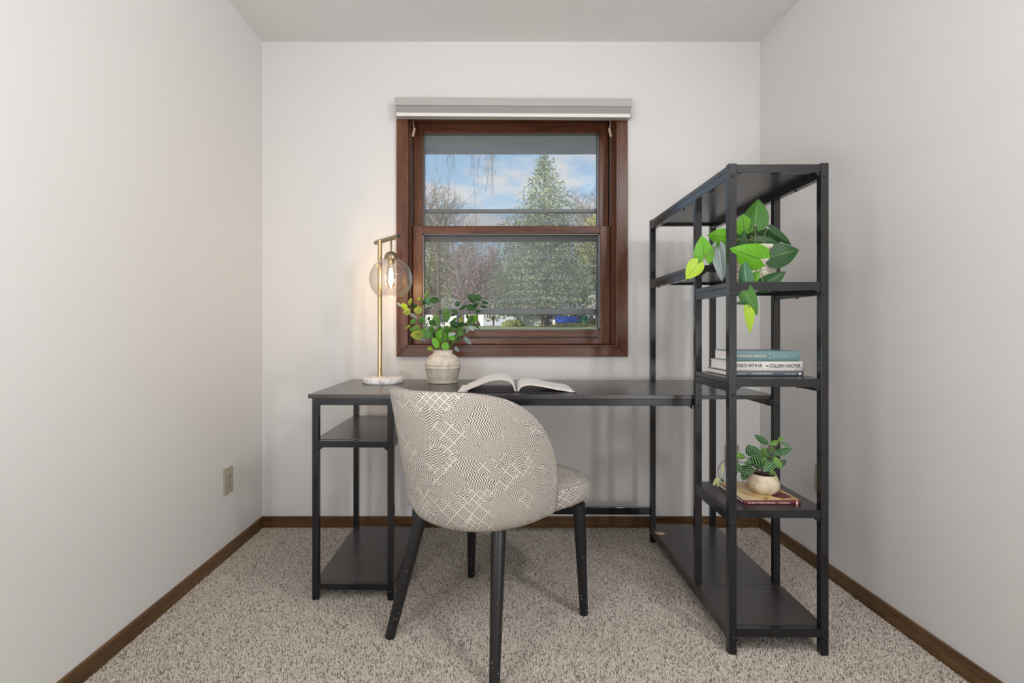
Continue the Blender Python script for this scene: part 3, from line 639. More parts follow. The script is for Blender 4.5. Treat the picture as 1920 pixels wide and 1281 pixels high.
# stoneware vase with leafy sprigs
def vase_plant():
    c = Vector((-.228, 2.097, .7556)); r = thing('vase_of_sprigs', 'round ribbed stoneware vase of leafy green sprigs on the desk', 'vase', c)
    pr = [(.062, 0), (.0668, .002), (.0672, .0165), (.0690, .0195), (.0652, .0210), (.0655, .0218), (.0690, .0238), (.0755, .052), (.0785, .0605), (.0745, .0622), (.0748, .0632), (.0800, .0655), (.0812, .072), (.0795, .0755), (.0745, .0772), (.0748, .0782), (.0788, .080),
          (.0780, .088), (.0745, .100), (.0670, .112), (.0560, .121), (.0470, .127), (.0425, .132), (.0415, .136), (.0432, .140), (.0455, .1435), (.0450, .1455), (.0425, .1450), (.0395, .137), (.041, .128), (.055, .117), (.05, .11)]
    part('vase', MB().lathe(pr, n=72), 'stoneware', r, smooth=True)
    def Z(x, y, Y): return P3(730+x/6.74, 540+y/6.74, Y)
    stems = [[(610, 790), (540, 600), (400, 400), (250, 230), (130, 215)], [(590, 790), (480, 600), (390, 470), (270, 330)], [(620, 790), (560, 620), (480, 450), (455, 290), (440, 130)],
             [(640, 790), (610, 600), (610, 400), (615, 310)], [(660, 790), (690, 560), (705, 420), (712, 400)], [(690, 790), (800, 640), (880, 470), (900, 350), (880, 235)],
             [(710, 790), (850, 620), (960, 450), (1060, 330), (1160, 180)], [(700, 790), (840, 660), (930, 560), (1000, 420), (1030, 300)], [(580, 790), (520, 690), (420, 520), (270, 470)],
             [(650, 790), (660, 640), (700, 520), (760, 440)], [(720, 790), (860, 700), (960, 600)], [(675, 790), (760, 600), (860, 420), (980, 215)], [(600, 790), (500, 660), (440, 590), (400, 510)]]
    ds = []
    for i, s in enumerate(stems):
        e = rnd.uniform(-.07, .07); ds.append(e)
        pts = [Z(x, y, 2.097+e*(k/(len(s)-1))) for k, (x, y) in enumerate(s)]
        pts[0] = Vector((c.x+(pts[0].x-c.x)*.9, c.y+e*.25, c.z+.125))
        pp = smooth_pts(pts); n = len(pp)
        part('stem', MB().tube(pp, [.0020-.0012*k/n for k in range(n)], 6), 'stem_dark' if i % 3 else 'stem_green', r, smooth=True, off=c)
    LV = '''440 130 480 45 35 mid|512 140 620 160 70 dark|240 215 275 140 45 olive|150 235 105 190 25 silver|215 270 165 205 50 lime|270 290 180 305 70 olive|410 250 325 300 75 olive|290 250 345 220 30 dark|465 265 540 235 16 dark|260 320 345 375 35 silver|330 390 270 450 50 mid|370 380 450 420 60 mid|400 510 265 520 70 mid|270 470 195 520 20 olive|440 590 288 590 100 olive|500 640 480 545 80 mid|555 770 488 760 40 lime|450 680 415 635 45 silver|600 490 580 360 75 mid|575 470 510 415 60 dark|725 425 715 270 75 mid|590 540 675 545 70 mid|715 570 730 490 50 mid|760 440 855 480 70 dark|870 480 950 455 50 dark|880 235 850 175 50 dark|1095 180 1005 90 70 dark|1150 160 1100 95 55 dark|1165 175 1242 195 27 dark|1150 235 1232 245 25 dark|975 220 1075 265 70 dark|1075 290 1145 290 40 dark|1060 340 1075 430 75 bright|1030 340 1010 460 60 dark|1070 445 1138 510 22 dark|980 215 890 270 30 dark|865 290 780 285 25 dark|870 310 775 345 35 dark|850 385 795 415 30 mid|895 440 920 360 40 olive|935 620 1018 710 45 silver|820 750 885 790 45 silver|660 700 650 540 100 bright|730 680 750 560 90 mid|790 680 860 590 80 mid|680 780 730 700 70 bright|610 650 570 560 50 dark|870 600 940 530 60 mid|740 590 830 575 40 silver|620 760 560 640 60 bright|840 560 900 490 55 mid|1010 470 1060 530 45 silver|455 150 430 210 40 dark|470 120 510 205 50 teal|405 130 355 155 25 lime|480 400 520 380 30 dark|410 440 380 410 45 mid|430 470 470 500 60 silver|650 440 700 450 35 silver|680 330 625 300 22 dark|610 310 660 285 20 dark|760 500 800 540 60 mid|640 560 600 620 70 bright|560 560 600 600 45 teal|900 620 850 640 60 teal|960 560 1000 520 40 silver|990 400 980 340 35 mid|1095 190 1080 250 40 dark|690 640 640 600 60 mid|770 690 800 740 50 dark|520 560 545 500 55 mid|460 560 420 530 55 bright|800 590 770 650 65 bright|860 480 830 430 50 dark'''
    for s in LV.split('|'):
        a = s.split(); x0, y0, x1, y1, wd = map(float, a[:5]); Y = 2.097+rnd.uniform(-.06, .05); s_ = F/Y
        leaf(r, 'p_'+a[5], Z(x0, y0, Y), Z(x1, y1, Y+rnd.uniform(-.02, .02)), wd/6.74/s_*1.45, lean=.55, grow=.14)
vase_plant()
# philodendron in a ribbed pot, upper front shelf
def philodendron():
    c = Vector((.868, 1.585, 1.139)); r = thing('potted_philodendron', 'trailing philodendron in a ribbed stone pot on the upper tower shelf', 'plant', c)
    pr = [(.060, 0), (.066, .001)]
    for k in range(40):
        z = .004+.118*k/39; pr.append((.0685+.013*(z/.122)+.0012*math.sin(k*1.35), z))
    pr += [(.082, .127), (.0805, .130), (.077, .128), (.076, .112)]
    pot = MB(); n = 96; vs = []
    for rr, z in pr:
        for k in range(n):
            a = 2*math.pi*k/n; w_ = 1+.012*math.sin(z*190+3*math.sin(a*3))*(1 if .003 < z < .122 else 0); vs.append((rr*w_*math.cos(a), rr*w_*math.sin(a), z))
    pot.add(vs, [(i*n+k, i*n+(k+1) % n, (i+1)*n+(k+1) % n, (i+1)*n+k) for i in range(len(pr)-1) for k in range(n)]+[tuple(range(n))[::-1]])
    part('pot', pot, 'stoneware', r, smooth=True); part('soil', MB().lathe([(.0755, .108), (.0755, .114), (.02, .118)], n=32), 'soil', r)
    LV = '''1415.4 420 1421.3 372 36 mid 1.53 1.52 olive|1395 431 1393 401 27 bright 1.55 1.54 x|1362 445 1328 441 26 bright 1.53 1.51 x|1320.6 484 1316 441 29 bright 1.50 1.49 x|1308 495 1287 523 25 lime 1.47 1.46 x|1352 453 1334 494 20 mid 1.54 1.52 x|1348 468 1355 528 22 silver 1.49 1.48 x|1425 486 1371 467 41 bright 1.44 1.42 x|1400.6 536 1394 482 21 teal 1.45 1.44 x|1405 530 1425 507 18 bright 1.49 1.48 x|1431 535 1475 507 25 dark 1.47 1.46 x|1449 481 1500.7 467 40 dark 1.50 1.49 x|1446 432 1485 460 15 dark 1.55 1.54 x|1417.5 457 1467 458 25 dark 1.53 1.52 x|1390 440 1427 427 26 dark 1.60 1.58 x|1385 468 1397 431 18 dark 1.52 1.51 x|1396.5 545 1421 592 24 mid 1.435 1.43 x|1405 564 1378.5 570 9 dark 1.44 1.44 x|1405 575 1407 626 15 lime 1.435 1.43 x|1420 445 1445 437 24 dark 1.62 1.6 x|1405 440 1440 452 26 dark 1.60 1.58 x|1440 452 1458 478 22 mid 1.58 1.56 x|1400 450 1365 460 24 dark 1.60 1.58 x|1380 452 1372 425 26 dark 1.60 1.60 x|1410 470 1430 450 24 dark 1.58 1.57 x|1362 470 1345 452 26 dark 1.58 1.58 x|1395 455 1410 438 28 dark 1.58 1.56 x'''
    for s in LV.split('|'):
        a = s.split(); x0, y0, x1, y1, wd = map(float, a[:5]); Y0, Y1 = float(a[6]), float(a[7])
        B, T = P3(x0, y0, Y0), P3(x1, y1, Y1)
        leaf(r, 'h_'+a[5], B, T, wd*Y0/F*1.22, tilt=(rnd.uniform(-.2, .2), 0, rnd.uniform(-.15, .25)))
        if y0 < 540:
            p0 = c+Vector((rnd.uniform(-.04, .04), -.03, .118)); mid = p0.lerp(B, .5)+Vector((0, -.01, .03+.3*max(0, p0.z-B.z)))
            part('stem', MB().tube(smooth_pts([p0, mid, B], 10), .0014, 6), 'stem_green', r, smooth=True, off=c)
    for pl in ([(1404, 525, 1.47), (1398, 538, 1.445), (1396.5, 547, 1.435)], [(1404, 528, 1.47), (1409, 545, 1.44), (1404, 566, 1.435), (1405, 577, 1.435)], [(1425, 486, 1.45), (1415, 515, 1.47), (1404, 530, 1.47)], [(1400, 470, 1.56), (1396, 500, 1.49), (1403, 529, 1.46)]):
        part('stem', MB().tube(smooth_pts([P3(*q) for q in pl], 10), .0015, 6), 'stem_green', r, smooth=True, off=c)
philodendron()
# small striped plant on the cookbook
def small_plant():
    c = Vector((.8907, 1.552, .4565)); r = thing('small_striped_plant', 'small striped-leaf plant in a round cream pot on the cookbook', 'plant', c)
    part('pot', MB().lathe([(.030, 0), (.036, .002), (.0440, .012), (.0480, .024), (.0475, .036), (.0430, .050), (.0375, .0605), (.0365, .0615), (.0350, .0605), (.0345, .056)], n=56), 'cream_glaze', r, smooth=True)
    part('soil', MB().lathe([(.0345, .050), (.0345, .056), (.01, .058)], n=28), 'soil', r)
    def Z(x, y, Y): return P3(1330+x/8.005, 810+y/8.005, Y)
    LV = '''890 190 728 78 95 dark|915 190 1030 140 85 bright|1045 140 1095 85 60 bright|1060 150 1195 210 55 dark|985 340 1192 262 115 dark|880 240 765 375 115 bright|600 370 595 225 105 dark|780 370 635 245 125 dark|545 385 385 345 95 bright|575 470 655 400 75 dark|740 560 680 390 150 dark|690 580 450 560 130 dark|560 560 515 695 105 dark|500 560 380 500 120 dark|970 380 1080 520 95 bright|1000 540 1130 440 90 dark|900 570 1005 680 90 bright|880 560 830 430 105 bright|1000 430 850 560 120 dark|850 420 980 300 110 dark|980 300 930 230 70 bright|200 470 185 610 42 pale|130 680 75 780 50 pale|140 690 125 805 32 pale|170 700 215 745 42 dark|400 440 385 640 75 dark|820 540 760 400 100 dark|660 500 560 470 90 dark|930 560 960 440 95 dark'''
    for s in LV.split('|'):
        a = s.split(); x0, y0, x1, y1, wd = map(float, a[:5]); Y = 1.552+rnd.uniform(-.045, .03)
        B, T = Z(x0, y0, Y), Z(x1, y1, Y+rnd.uniform(-.02, .01)); leaf(r, 's_'+a[5], B, T, wd/8.005*Y/F*1.02, lean=.25, grow=.25)
        if x0 > 350:
            p0 = c+Vector((rnd.uniform(-.015, .015), rnd.uniform(-.015, .01), .055)); part('stem', MB().tube(smooth_pts([p0, p0.lerp(B, .55)+Vector((0, 0, .01)), B], 8), .0011, 6), 'stem_dark', r, smooth=True, off=c)
    part('stem', MB().tube(smooth_pts([c+Vector((-.01, 0, .055)), Z(400, 480, 1.55), Z(215, 440, 1.55), Z(130, 570, 1.55), Z(150, 690, 1.55)], 20), .0011, 6), 'stem_dark', r, smooth=True, off=c)
small_plant()

# ------------------------------------------------------------------ books
def text(parent, body, x, y, z, size, mat, align='LEFT', sx=1.0, bold=0, wid=None):
    cu = bpy.data.curves.new('lettering', 'FONT'); cu.body = body; cu.size = size; cu.align_x = align; cu.align_y = 'CENTER'; cu.extrude = .00015; cu.offset = bold; cu.space_character = 1.05
    o = bpy.data.objects.new('tmp', cu); col.objects.link(o); dg = bpy.context.evaluated_depsgraph_get(); me = bpy.data.meshes.new_from_object(o.evaluated_get(dg)); bpy.data.objects.remove(o)
    me.materials.clear(); me.materials.append(M[mat]); q = place('lettering', me, parent, (x, y, z)); q.rotation_euler = (R(90), 0, 0); 
    xs_ = [v.co.x for v in me.vertices]; sx = wid/(max(xs_)-min(xs_)) if wid else sx
    q.scale = (sx, 1, 1); return q
M['ink'] = pbr('ink', (.03, .03, .035), .6)[0]; M['white_ink'] = pbr('white_ink', (.75, .77, .78), .6)[0]; M['silver_ink'] = pbr('silver_ink', (.42, .55, .50), .5)[0]; M['cream_ink'] = pbr('cream_ink', (.80, .66, .58), .6)[0]
M['cover_teal'] = pbr('cover_teal', (.135, .235, .245), .32)[0]; M['cover_white'] = pbr('cover_white', (.64, .61, .57), .35)[0]; M['cover_slate'] = pbr('cover_slate', (.085, .10, .125), .35)[0]; M['cover_maroon'] = pbr('cover_maroon', (.12, .012, .022), .35)[0]
M['cover_navy'] = pbr('cover_navy', (.012, .013, .022), .4)[0]
m, t, b = pbr('cookbook_cover', (.6, .5, .3), .4); M['cookbook_cover'] = m
n = N(t, 'ShaderNodeTexNoise', i_Scale=14.0, i_Detail=4.0, i_Distortion=1.0); L(t, objco(t), n.inputs['Vector'])
L(t, ramp(t, n.outputs[0], [(.35, (.22, .12, .05)), (.45, (.62, .36, .14)), (.55, (.66, .54, .30)), (.8, (.72, .63, .40))]), b.inputs['Base Color'])
def hardback(label, x0, x1, y0, y1, z0, z1, cover, rz=0, round_=.0035, name='book', group=None):
    """lying book, spine to the camera; x0..x1 spine length, y0 spine, y1 fore-edge"""
    c = ((x0+x1)/2, y0, z0); r = thing(name, label, 'book', c, rz, group); hw = (x1-x0)/2; d = y1-y0; h = z1-z0; ct = .0024
    b = MB(); pts = []
    for k in range(9):
        a = math.pi*(k/8)-math.pi/2; pts.append((-round_*math.cos(a), h/2+math.sin(a)*h/2))
    prof = [(d, 0)]+[(max(p[0], -round_), p[1]) for p in pts]+[(d, h), (d, h-ct), (.004, h-ct), (.004, ct), (d, ct)]
    prof2 = [(p[0], p[1]) for p in prof]
    part('cover', MB().prism(prof2, -hw, hw, 'yz'), cover, r)
    part('pages', MB().box(-hw+.003, hw-.003, .0042, d-.004, ct, h-ct), 'white_paper', r)
    return r
b1 = hardback('slate grey hardback at the bottom of the tower stack', .754, .9925, 1.507, 1.655, .8435, .8605, 'cover_slate')
text(b1, 'EMILY BAXTER', -.108, -.0042, .0085, .0068, 'white_ink', wid=.0435); text(b1, '/', -.058, -.0042, .0085, .0075, 'white_ink'); text(b1, 'I LOVE YOU, ROMANCE', -.0486, -.0042, .0088, .0082, 'white_ink', wid=.067); text(b1, 'GREEN PRESS', .059, -.0042, .0082, .0045, 'white_ink', wid=.033)
em = part('emblem', MB().prism([(.107+.004*math.cos(a), .0085+.004*math.sin(a)) for a in [k*math.pi/8 for k in range(16)]], -.0042, -.0038), 'white_ink', b1)
b2 = hardback('white hardback with bold black spine lettering, middle of the stack', .7617, .9915, 1.509, 1.655, .8606, .8915, 'cover_white', round_=.003)
text(b2, 'IT', -.1125, -.0034, .0168, .0150, 'ink', wid=.0075, bold=.0003); text(b2, 'STARTS WITH US', -.1013, -.0034, .0168, .0150, 'ink', wid=.085, bold=.0003); text(b2, 'COLLEEN HOOVER', .0071, -.0034, .0160, .0155, 'ink', wid=.0993, bold=.0003)
part('feather_mark', MB().prism([(-.0085, .0185), (-.002, .0165), (.002, .0185), (.0045, .0140), (0, .0135), (-.004, .0155)], -.0035, -.0031), 'ink', b2)
fl = MB()
for k in range(4):
    rr = .004+.004*k; fl.tube([(.105+rr*math.cos(a), -.0030, .0015+rr*math.sin(a)*.9) for a in [j*math.pi/10 for j in range(11)]], .00025, 4)
part('flower_line', fl, 'ink', b2)
b3 = hardback('teal hardback with pale lettering on top of the stack', .7736, .9800, 1.507, 1.650, .8916, .9245, 'cover_teal', round_=.005)
text(b3, 'COUNTING MIRACLES', -.1005, -.0056, .0165, .0105, 'cream_ink', wid=.0945); text(b3, 'NICHOLAS SPARKS', .0120, -.0056, .0160, .0072, 'silver_ink', wid=.054); 
part('spine_mark', MB().prism([(.0065, .009), (.0085, .0115), (.0065, .014), (.0045, .0115)], -.0056, -.0050).prism([(.0065, .021), (.0085, .0235), (.0065, .026), (.0045, .0235)], -.0056, -.0050), 'silver_ink', b3)
part('spine_emblem', MB().tube([(.078, -.0055, .016), (.082, -.0055, .012), (.090, -.0055, .021)], .0006, 5), 'silver_ink', b3)
b4 = hardback('thin cookbook with maroon spine lying under the small plant', .785, .963, 1.474, 1.655, .4435, .4563, 'cover_maroon', round_=.002)
text(b4, 'The Best of Waffles & Pancakes \u2014 A Cookbook', -.0783, -.0023, .0064, .0085, 'cream_ink', wid=.1337)
part('front_picture', MB().box(-.088, .0885, .003, .180, .0128, .0132), 'cookbook_cover', b4)
part('plate_picture', MB().prism([(.052+.030*math.cos(a), .045+.028*math.sin(a)) for a in [k*math.pi/14 for k in range(28)]], .01325, .0135, 'xy'), 'cover_maroon', b4)
part('spine_stripe', MB().box(.074, .0795, -.0024, -.0020, .001, .0118), 'cream_ink', b4)
def open_book():
    c = (.086, 1.760, .7556); r = thing('open_book', 'open book with arched white pages lying on the desk', 'book', c, R(-1.2))
    d = .205
    cv = part('cover', MB().box(-.225, -.006, 0, d+.01, .0, .003).box(.006, .222, -.004, d+.008, 0, .003).box(-.006, .006, -.002, d+.008, .0, .002), 'cover_navy', r, bevel=.0008)
    part('endpaper', MB().box(-.222, -.185, .002, d+.007, .003, .0036).box(.196, .219, -.001, d+.005, .003, .0036).box(.012, .219, d-.004, d+.005, .003, .0036), 'white_paper', r)
    def block(pts, th, name='pages'):
        pts = smooth_pts([(x, 0, z) for x, z in pts], 30); n = len(pts); top = []; bot = []
        for i, p in enumerate(pts):
            dd = (pts[min(i+1, n-1)]-pts[max(i-1, 0)]).normalized(); nn = Vector((-dd.z, 0, dd.x)); nn = nn if nn.z > 0 else -nn; top.append((p.x, p.z)); bot.append((p.x-nn.x*th, max(.0040, p.z-nn.z*th)))
        q = part(name, MB().prism(top+bot[::-1], .006, d), 'white_paper', r, smooth=True)
        e = MB(); ed = top+bot[::-1]; e.prism(ed, .0050, .0059); part('page_edges', e, 'page_edge', q)
        return q
    block([(-.002, .006), (-.012, .034), (-.035, .050), (-.070, .0535), (-.110, .046), (-.150, .030), (-.198, .0100)], .0065)
    block([(.002, .006), (.010, .021), (.030, .031), (.058, .033), (.100, .027), (.150, .017), (.207, .0085)], .0060)
open_book()

# ------------------------------------------------------------------ outdoors
def P(px, py, Y): return P3(px, py, Y)
m, t, b = pbr('lawn', (.10, .14, .05), .9); M['lawn'] = m
n = N(t, 'ShaderNodeTexNoise', i_Scale=.35, i_Detail=8.0); L(t, objco(t), n.inputs['Vector'])
L(t, ramp(t, n.outputs[0], [(.35, (.12, .17, .06)), (.55, (.19, .23, .10)), (.7, (.22, .16, .11))]), b.inputs['Base Color'])
def outdoor(name, c, rough=.8):
    M[name] = pbr(name, c, rough, spec=.2)[0]
for k, c in dict(stucco=(.74, .73, .60), house_white=(.72, .72, .70), shingle=(.20, .17, .18), shingle_grey=(.30, .30, .32), post_white=(.80, .80, .78), bark=(.16, .12, .10), bark_light=(.34, .29, .26), twig=(.20, .15, .14),
                 needle=(.20, .24, .15), needle_light=(.36, .40, .21), needle_blue=(.26, .33, .30), redleaf=(.40, .27, .27), budgreen=(.44, .46, .25), yellowleaf=(.58, .55, .22), soffit=(.60, .56, .72), fascia=(.46, .45, .56), bed=(.17, .10, .07), asphalt=(.25, .25, .25), carblue=(.015, .06, .32), bin=(.02, .12, .08), tyre=(.02, .02, .02), carglass=(.05, .07, .09), wreath=(.07, .05, .03), shrub=(.28, .32, .13)).items(): outdoor(k, c)
def gz(y): 
    if y < 12: return -.35+(y-2.5)*.02
    if y < 34: return -.16+(y-12)*1.30/22
    return 1.14+min(y-34, 30)*.008
g = MB(); ys = [2.56, 4, 8, 12, 16, 20, 24, 28, 32, 36, 42, 50, 64, 100, 200]
g.grid([[(x, y, gz(y)) for y in ys] for x in (-160, -60, -20, -8, 0, 8, 20, 60, 160)])
tag(part('lawn_ground', g, 'lawn', smooth=True), kind='structure')
struct('trim_1', MB().box(-4, 4, YB+.171, 3.12, 2.19, 2.24), 'soffit')                    # soffit of the eave
struct('trim_2', MB().box(-4, 4, 3.12, 3.15, 2.165, 2.34), 'fascia')
struct('driveway', MB().prism([(2, 30), (16, 30), (16, 44), (2, 44)], 0, 1, 'xy'), 'asphalt').location = (0, 0, 0)
dv = [o for o in col.objects if o.name == 'driveway'][0]
for v in dv.data.vertices: v.co.z = gz(v.co.y)+(.02 if v.co.z > .5 else -.05)
def quads(pts, size, rg, droop=0.0, aspect=1.6):
    """many small leaf clumps as one mesh"""
    n = len(pts); P_ = np.asarray(pts); a = rg.normal(size=(n, 3)); a[:, 2] -= droop; a /= np.linalg.norm(a, axis=1)[:, None]
    b_ = np.cross(a, rg.normal(size=(n, 3))); b_ /= np.linalg.norm(b_, axis=1)[:, None]; s = size*rg.uniform(.6, 1.4, (n, 1))
    A = a*s*aspect*.5; B = b_*s*.5
    V = np.stack([P_-A, P_+B*.8, P_+A, P_-B*.8], 1).reshape(-1, 3); mb = MB(); mb.v = V.tolist(); mb.f = np.arange(n*4).reshape(-1, 4).tolist(); return mb
def branch(mb, p, d, ln, r, depth, rg, gravity=0.0, spread=.6, kids=3, ends=None):
    pts = [p]; q = Vector(p); dd = Vector(d).normalized()
    for k in range(4):
        dd = (dd+Vector((rg.uniform(-.16, .16), rg.uniform(-.16, .16), rg.uniform(-.1, .1)-gravity))).normalized(); q = q+dd*ln/4; pts.append(q.copy())
    mb.tube(pts, [r*(1-.12*k) for k in range(5)], 5 if depth > 1 else 3, False)
    if depth <= 0:
        if ends is not None: ends.append(q.copy())
        return
    for k in range(kids):
        i = rg.randint(1, 4); nd = (dd+Vector((rg.uniform(-1, 1), rg.uniform(-1, 1), rg.uniform(-.5, .6)))*spread).normalized()
        branch(mb, pts[i], nd, ln*rg.uniform(.55, .8), r*.55, depth-1, rg, gravity, spread, kids, ends)
def spruce(label, px, Y, ytop, ypts, mats, n, size, name='spruce_tree', seed=1):
    """ypts: (pixel row, half width in pixels) from the top down"""
    rg = np.random.default_rng(seed); s = F/Y; x0 = (px-VX)/s; base = gz(Y); c = Vector((x0, Y, base))
    r = thing(name, label, 'tree', c); ztop = CZ-(ytop-VY)/s
    part('trunk', MB().tube([(0, 0, -.1), (0, 0, (ztop-base)*.5), (0, 0, (ztop-base)*.98)], [.24, .14, .02], 8), 'bark', r)
    zs = np.array([CZ-(y-VY)/s for y, h in ypts]); ws = np.array([h/s for y, h in ypts])
    for mi, (mat, share) in enumerate(mats):
        pts = []; need = int(n*share)
        while len(pts) < need:
            # one drooping bough
            lv = (math.floor(26*rg.random()**.62)+.5)/26; z = ztop-(ztop-zs[-1])*lv+rg.normal(0, .06); wmax = np.interp(-z, -zs, ws)*rg.uniform(.45, 1.16); a = rg.uniform(0, 2*math.pi); m_ = max(6, int(34*wmax/ws.max()))
            for k in range(m_):
                q = rg.random()**.6; rad = wmax*q; side = rg.normal(0, .10+.16*q*wmax*.35)
                zz = z+.10*wmax*(.4-q)*1.6+rg.normal(0, .10)+.12*wmax*max(0, q-.75)
                pts.append((rad*math.cos(a)-side*math.sin(a), rad*math.sin(a)+side*math.cos(a), max(zz, zs[-1]+rg.normal(0, .06))-base))
        tag(part('foliage', quads(pts[:need], size, rg, .2), mat, r, fix=False), kind='stuff')
    return r
spruce('tall grey-green spruce on the lawn seen through the window', 1020, 35, 276, [(276, 3), (310, 22), (350, 42), (385, 60), (420, 84), (470, 96), (530, 104), (580, 104), (590, 96)], [('needle', .34), ('needle_light', .33), ('needle_blue', .33)], 42000, .11)
def leafy(name, label, px, Y, ybase_h, crown, mat, n, size, seed, kids=3, depth=3, trunk_r=.14, tw='twig', leafshare=.5, sub=None):
    """bare-branched tree; crown = (centre px, centre row, half width px, half height px)"""
    rg = random.Random(seed); nr = np.random.default_rng(seed); s = F/Y; x0 = (px-VX)/s; base = gz(Y); c = Vector((x0, Y, base)); r = thing(name, label, 'tree', c)
    cx_, cyc, hw, hh = crown; cc = Vector(((cx_-VX)/s-x0, 0, CZ-(cyc-VY)/s-base)); rx, rz_ = hw/s, hh/s
    fork = Vector((cc.x*.5, 0, max(.4, (cc.z-rz_*.75))))
    part('trunk', MB().tube([(0, 0, -.1), fork*.5+Vector((.05, 0, 0)), fork], [trunk_r, trunk_r*.85, trunk_r*.7], 8), 'bark', r)
    ends = []
    for k in range(7):
        mb = MB(); a = k*2*math.pi/7; d = Vector((math.cos(a)*rx*.8, math.sin(a)*rx*.8, rz_*(.7+.8*rg.random())))+(cc-fork)*.35
        branch(mb, fork, d, d.length*.62, trunk_r*.5, depth, rg, .0, .75, kids, ends); part('branch', mb, tw, r, fix=False)
    v = nr.normal(size=(n, 3)); v /= np.linalg.norm(v, axis=1)[:, None]; v *= nr.random((n, 1))**.40
    pts = v*np.array([rx, rx*.7, rz_])+np.array(cc); 
    kz = np.sin(pts[:, 0]*2.1/rx*2+1)*np.cos(pts[:, 2]*2.3/rz_*2)+nr.normal(0, .55, n); pts = pts[kz > -.35]
    tag(part('foliage', quads(pts.tolist(), size, nr, .1), mat, r, fix=False), kind='stuff')
    return r
leafy('red_leaf_tree', 'dull red-leaved tree left of the spruce', 893, 40, 0, (893, 515, 52, 68), 'redleaf', 12000, .12, 11)
leafy('budding_tree', 'pale green budding tree at the window\'s left side', 815, 42, 0, (815, 500, 46, 105), 'budgreen', 11000, .12, 12)
leafy('yellow_green_tree', 'yellow-green maple at the right edge of the window', 1118, 43, 0, (1118, 470, 42, 70), 'yellowleaf', 10000, .13, 13)
leafy('bare_tree', 'leafless grey tree whose top shows at the left of the upper pane', 822, 30, 0, (818, 400, 44, 60), 'twig', 900, .07, 14, kids=4, tw='bark_light')
leafy('bare_tree', 'thin leafless tree in front of the red-leaved tree', 868, 24, 0, (862, 480, 60, 80), 'twig', 300, .05, 15, kids=3, tw='bark_light', trunk_r=.07)
leafy('bare_tree', 'leafless tree top right of the spruce in the upper pane', 1110, 50, 0, (1105, 400, 40, 40), 'twig', 700, .12, 16, kids=4, tw='bark_light')
for i, (px, hw, hh) in enumerate(((780, 60, 60), (850, 62, 66), (925, 60, 58), (985, 60, 62), (1050, 60, 60), (1150, 64, 70))):
    leafy('background_tree', ['grey-green tree far behind the white neighbouring house', 'pale grey tree far behind the red-leaved tree', 'olive tree far behind, between the red-leaved tree and the spruce', 'green tree far behind the spruce\'s left side', 'green tree far behind the spruce\'s right side', 'olive tree far behind the porch house'][i], px, 62, 0, (px, 545-(hh-58), hw, hh), ['budgreen', 'redleaf', 'needle_light', 'needle_light', 'shrub', 'yellowleaf'][i], 7000, .24, 30+i, kids=2, depth=2)
# weeping birch standing outside left, its hanging twigs cross the sky
def birch():
    rg = random.Random(5); Y = 9.0; c = Vector((-4.2, Y, gz(Y))); r = thing('weeping_birch', 'weeping birch whose thin hanging twigs cross the upper pane', 'tree', c)
    part('trunk', MB().tube([(0, 0, -.1), (.1, 0, 2.5), (.3, 0, 5.8)], [.16, .12, .05], 10), 'bark_light', r)
    for k in range(20):
        px = rg.choice([rg.uniform(798, 850), rg.uniform(880, 940), rg.uniform(798, 945)]); y1 = rg.uniform(300, 350) if rg.random() < .7 else rg.uniform(350, 430); Yk = Y+rg.uniform(-1.2, 1.2)
        top = P3(px+rg.uniform(-10, 10), 190, Yk); bot = P3(px, y1, Yk); mid = top.lerp(bot, .6)+Vector((rg.uniform(-.09, .09), 0, 0)); a = Vector((.25, 0, 5.4))+c
        m1 = a.lerp(top, .5)+Vector((0, 0, .35)); mb = MB(); pts = smooth_pts([a, m1, top, mid, bot], 16); mb.tube(pts, [.010-.0082*i/len(pts) for i in range(len(pts))], 4, False)
        for q in range(16):
            p = top.lerp(bot, rg.random()*.95); d = Vector((rg.uniform(-.14, .14), rg.uniform(-.05, .05), -rg.uniform(.05, .22))); mb.tube([p, p+d*.5+Vector((d.x*.2, 0, 0)), p+d], .0016, 3, False)
        part('twig', mb, 'twig', r, fix=False, off=c)
birch()
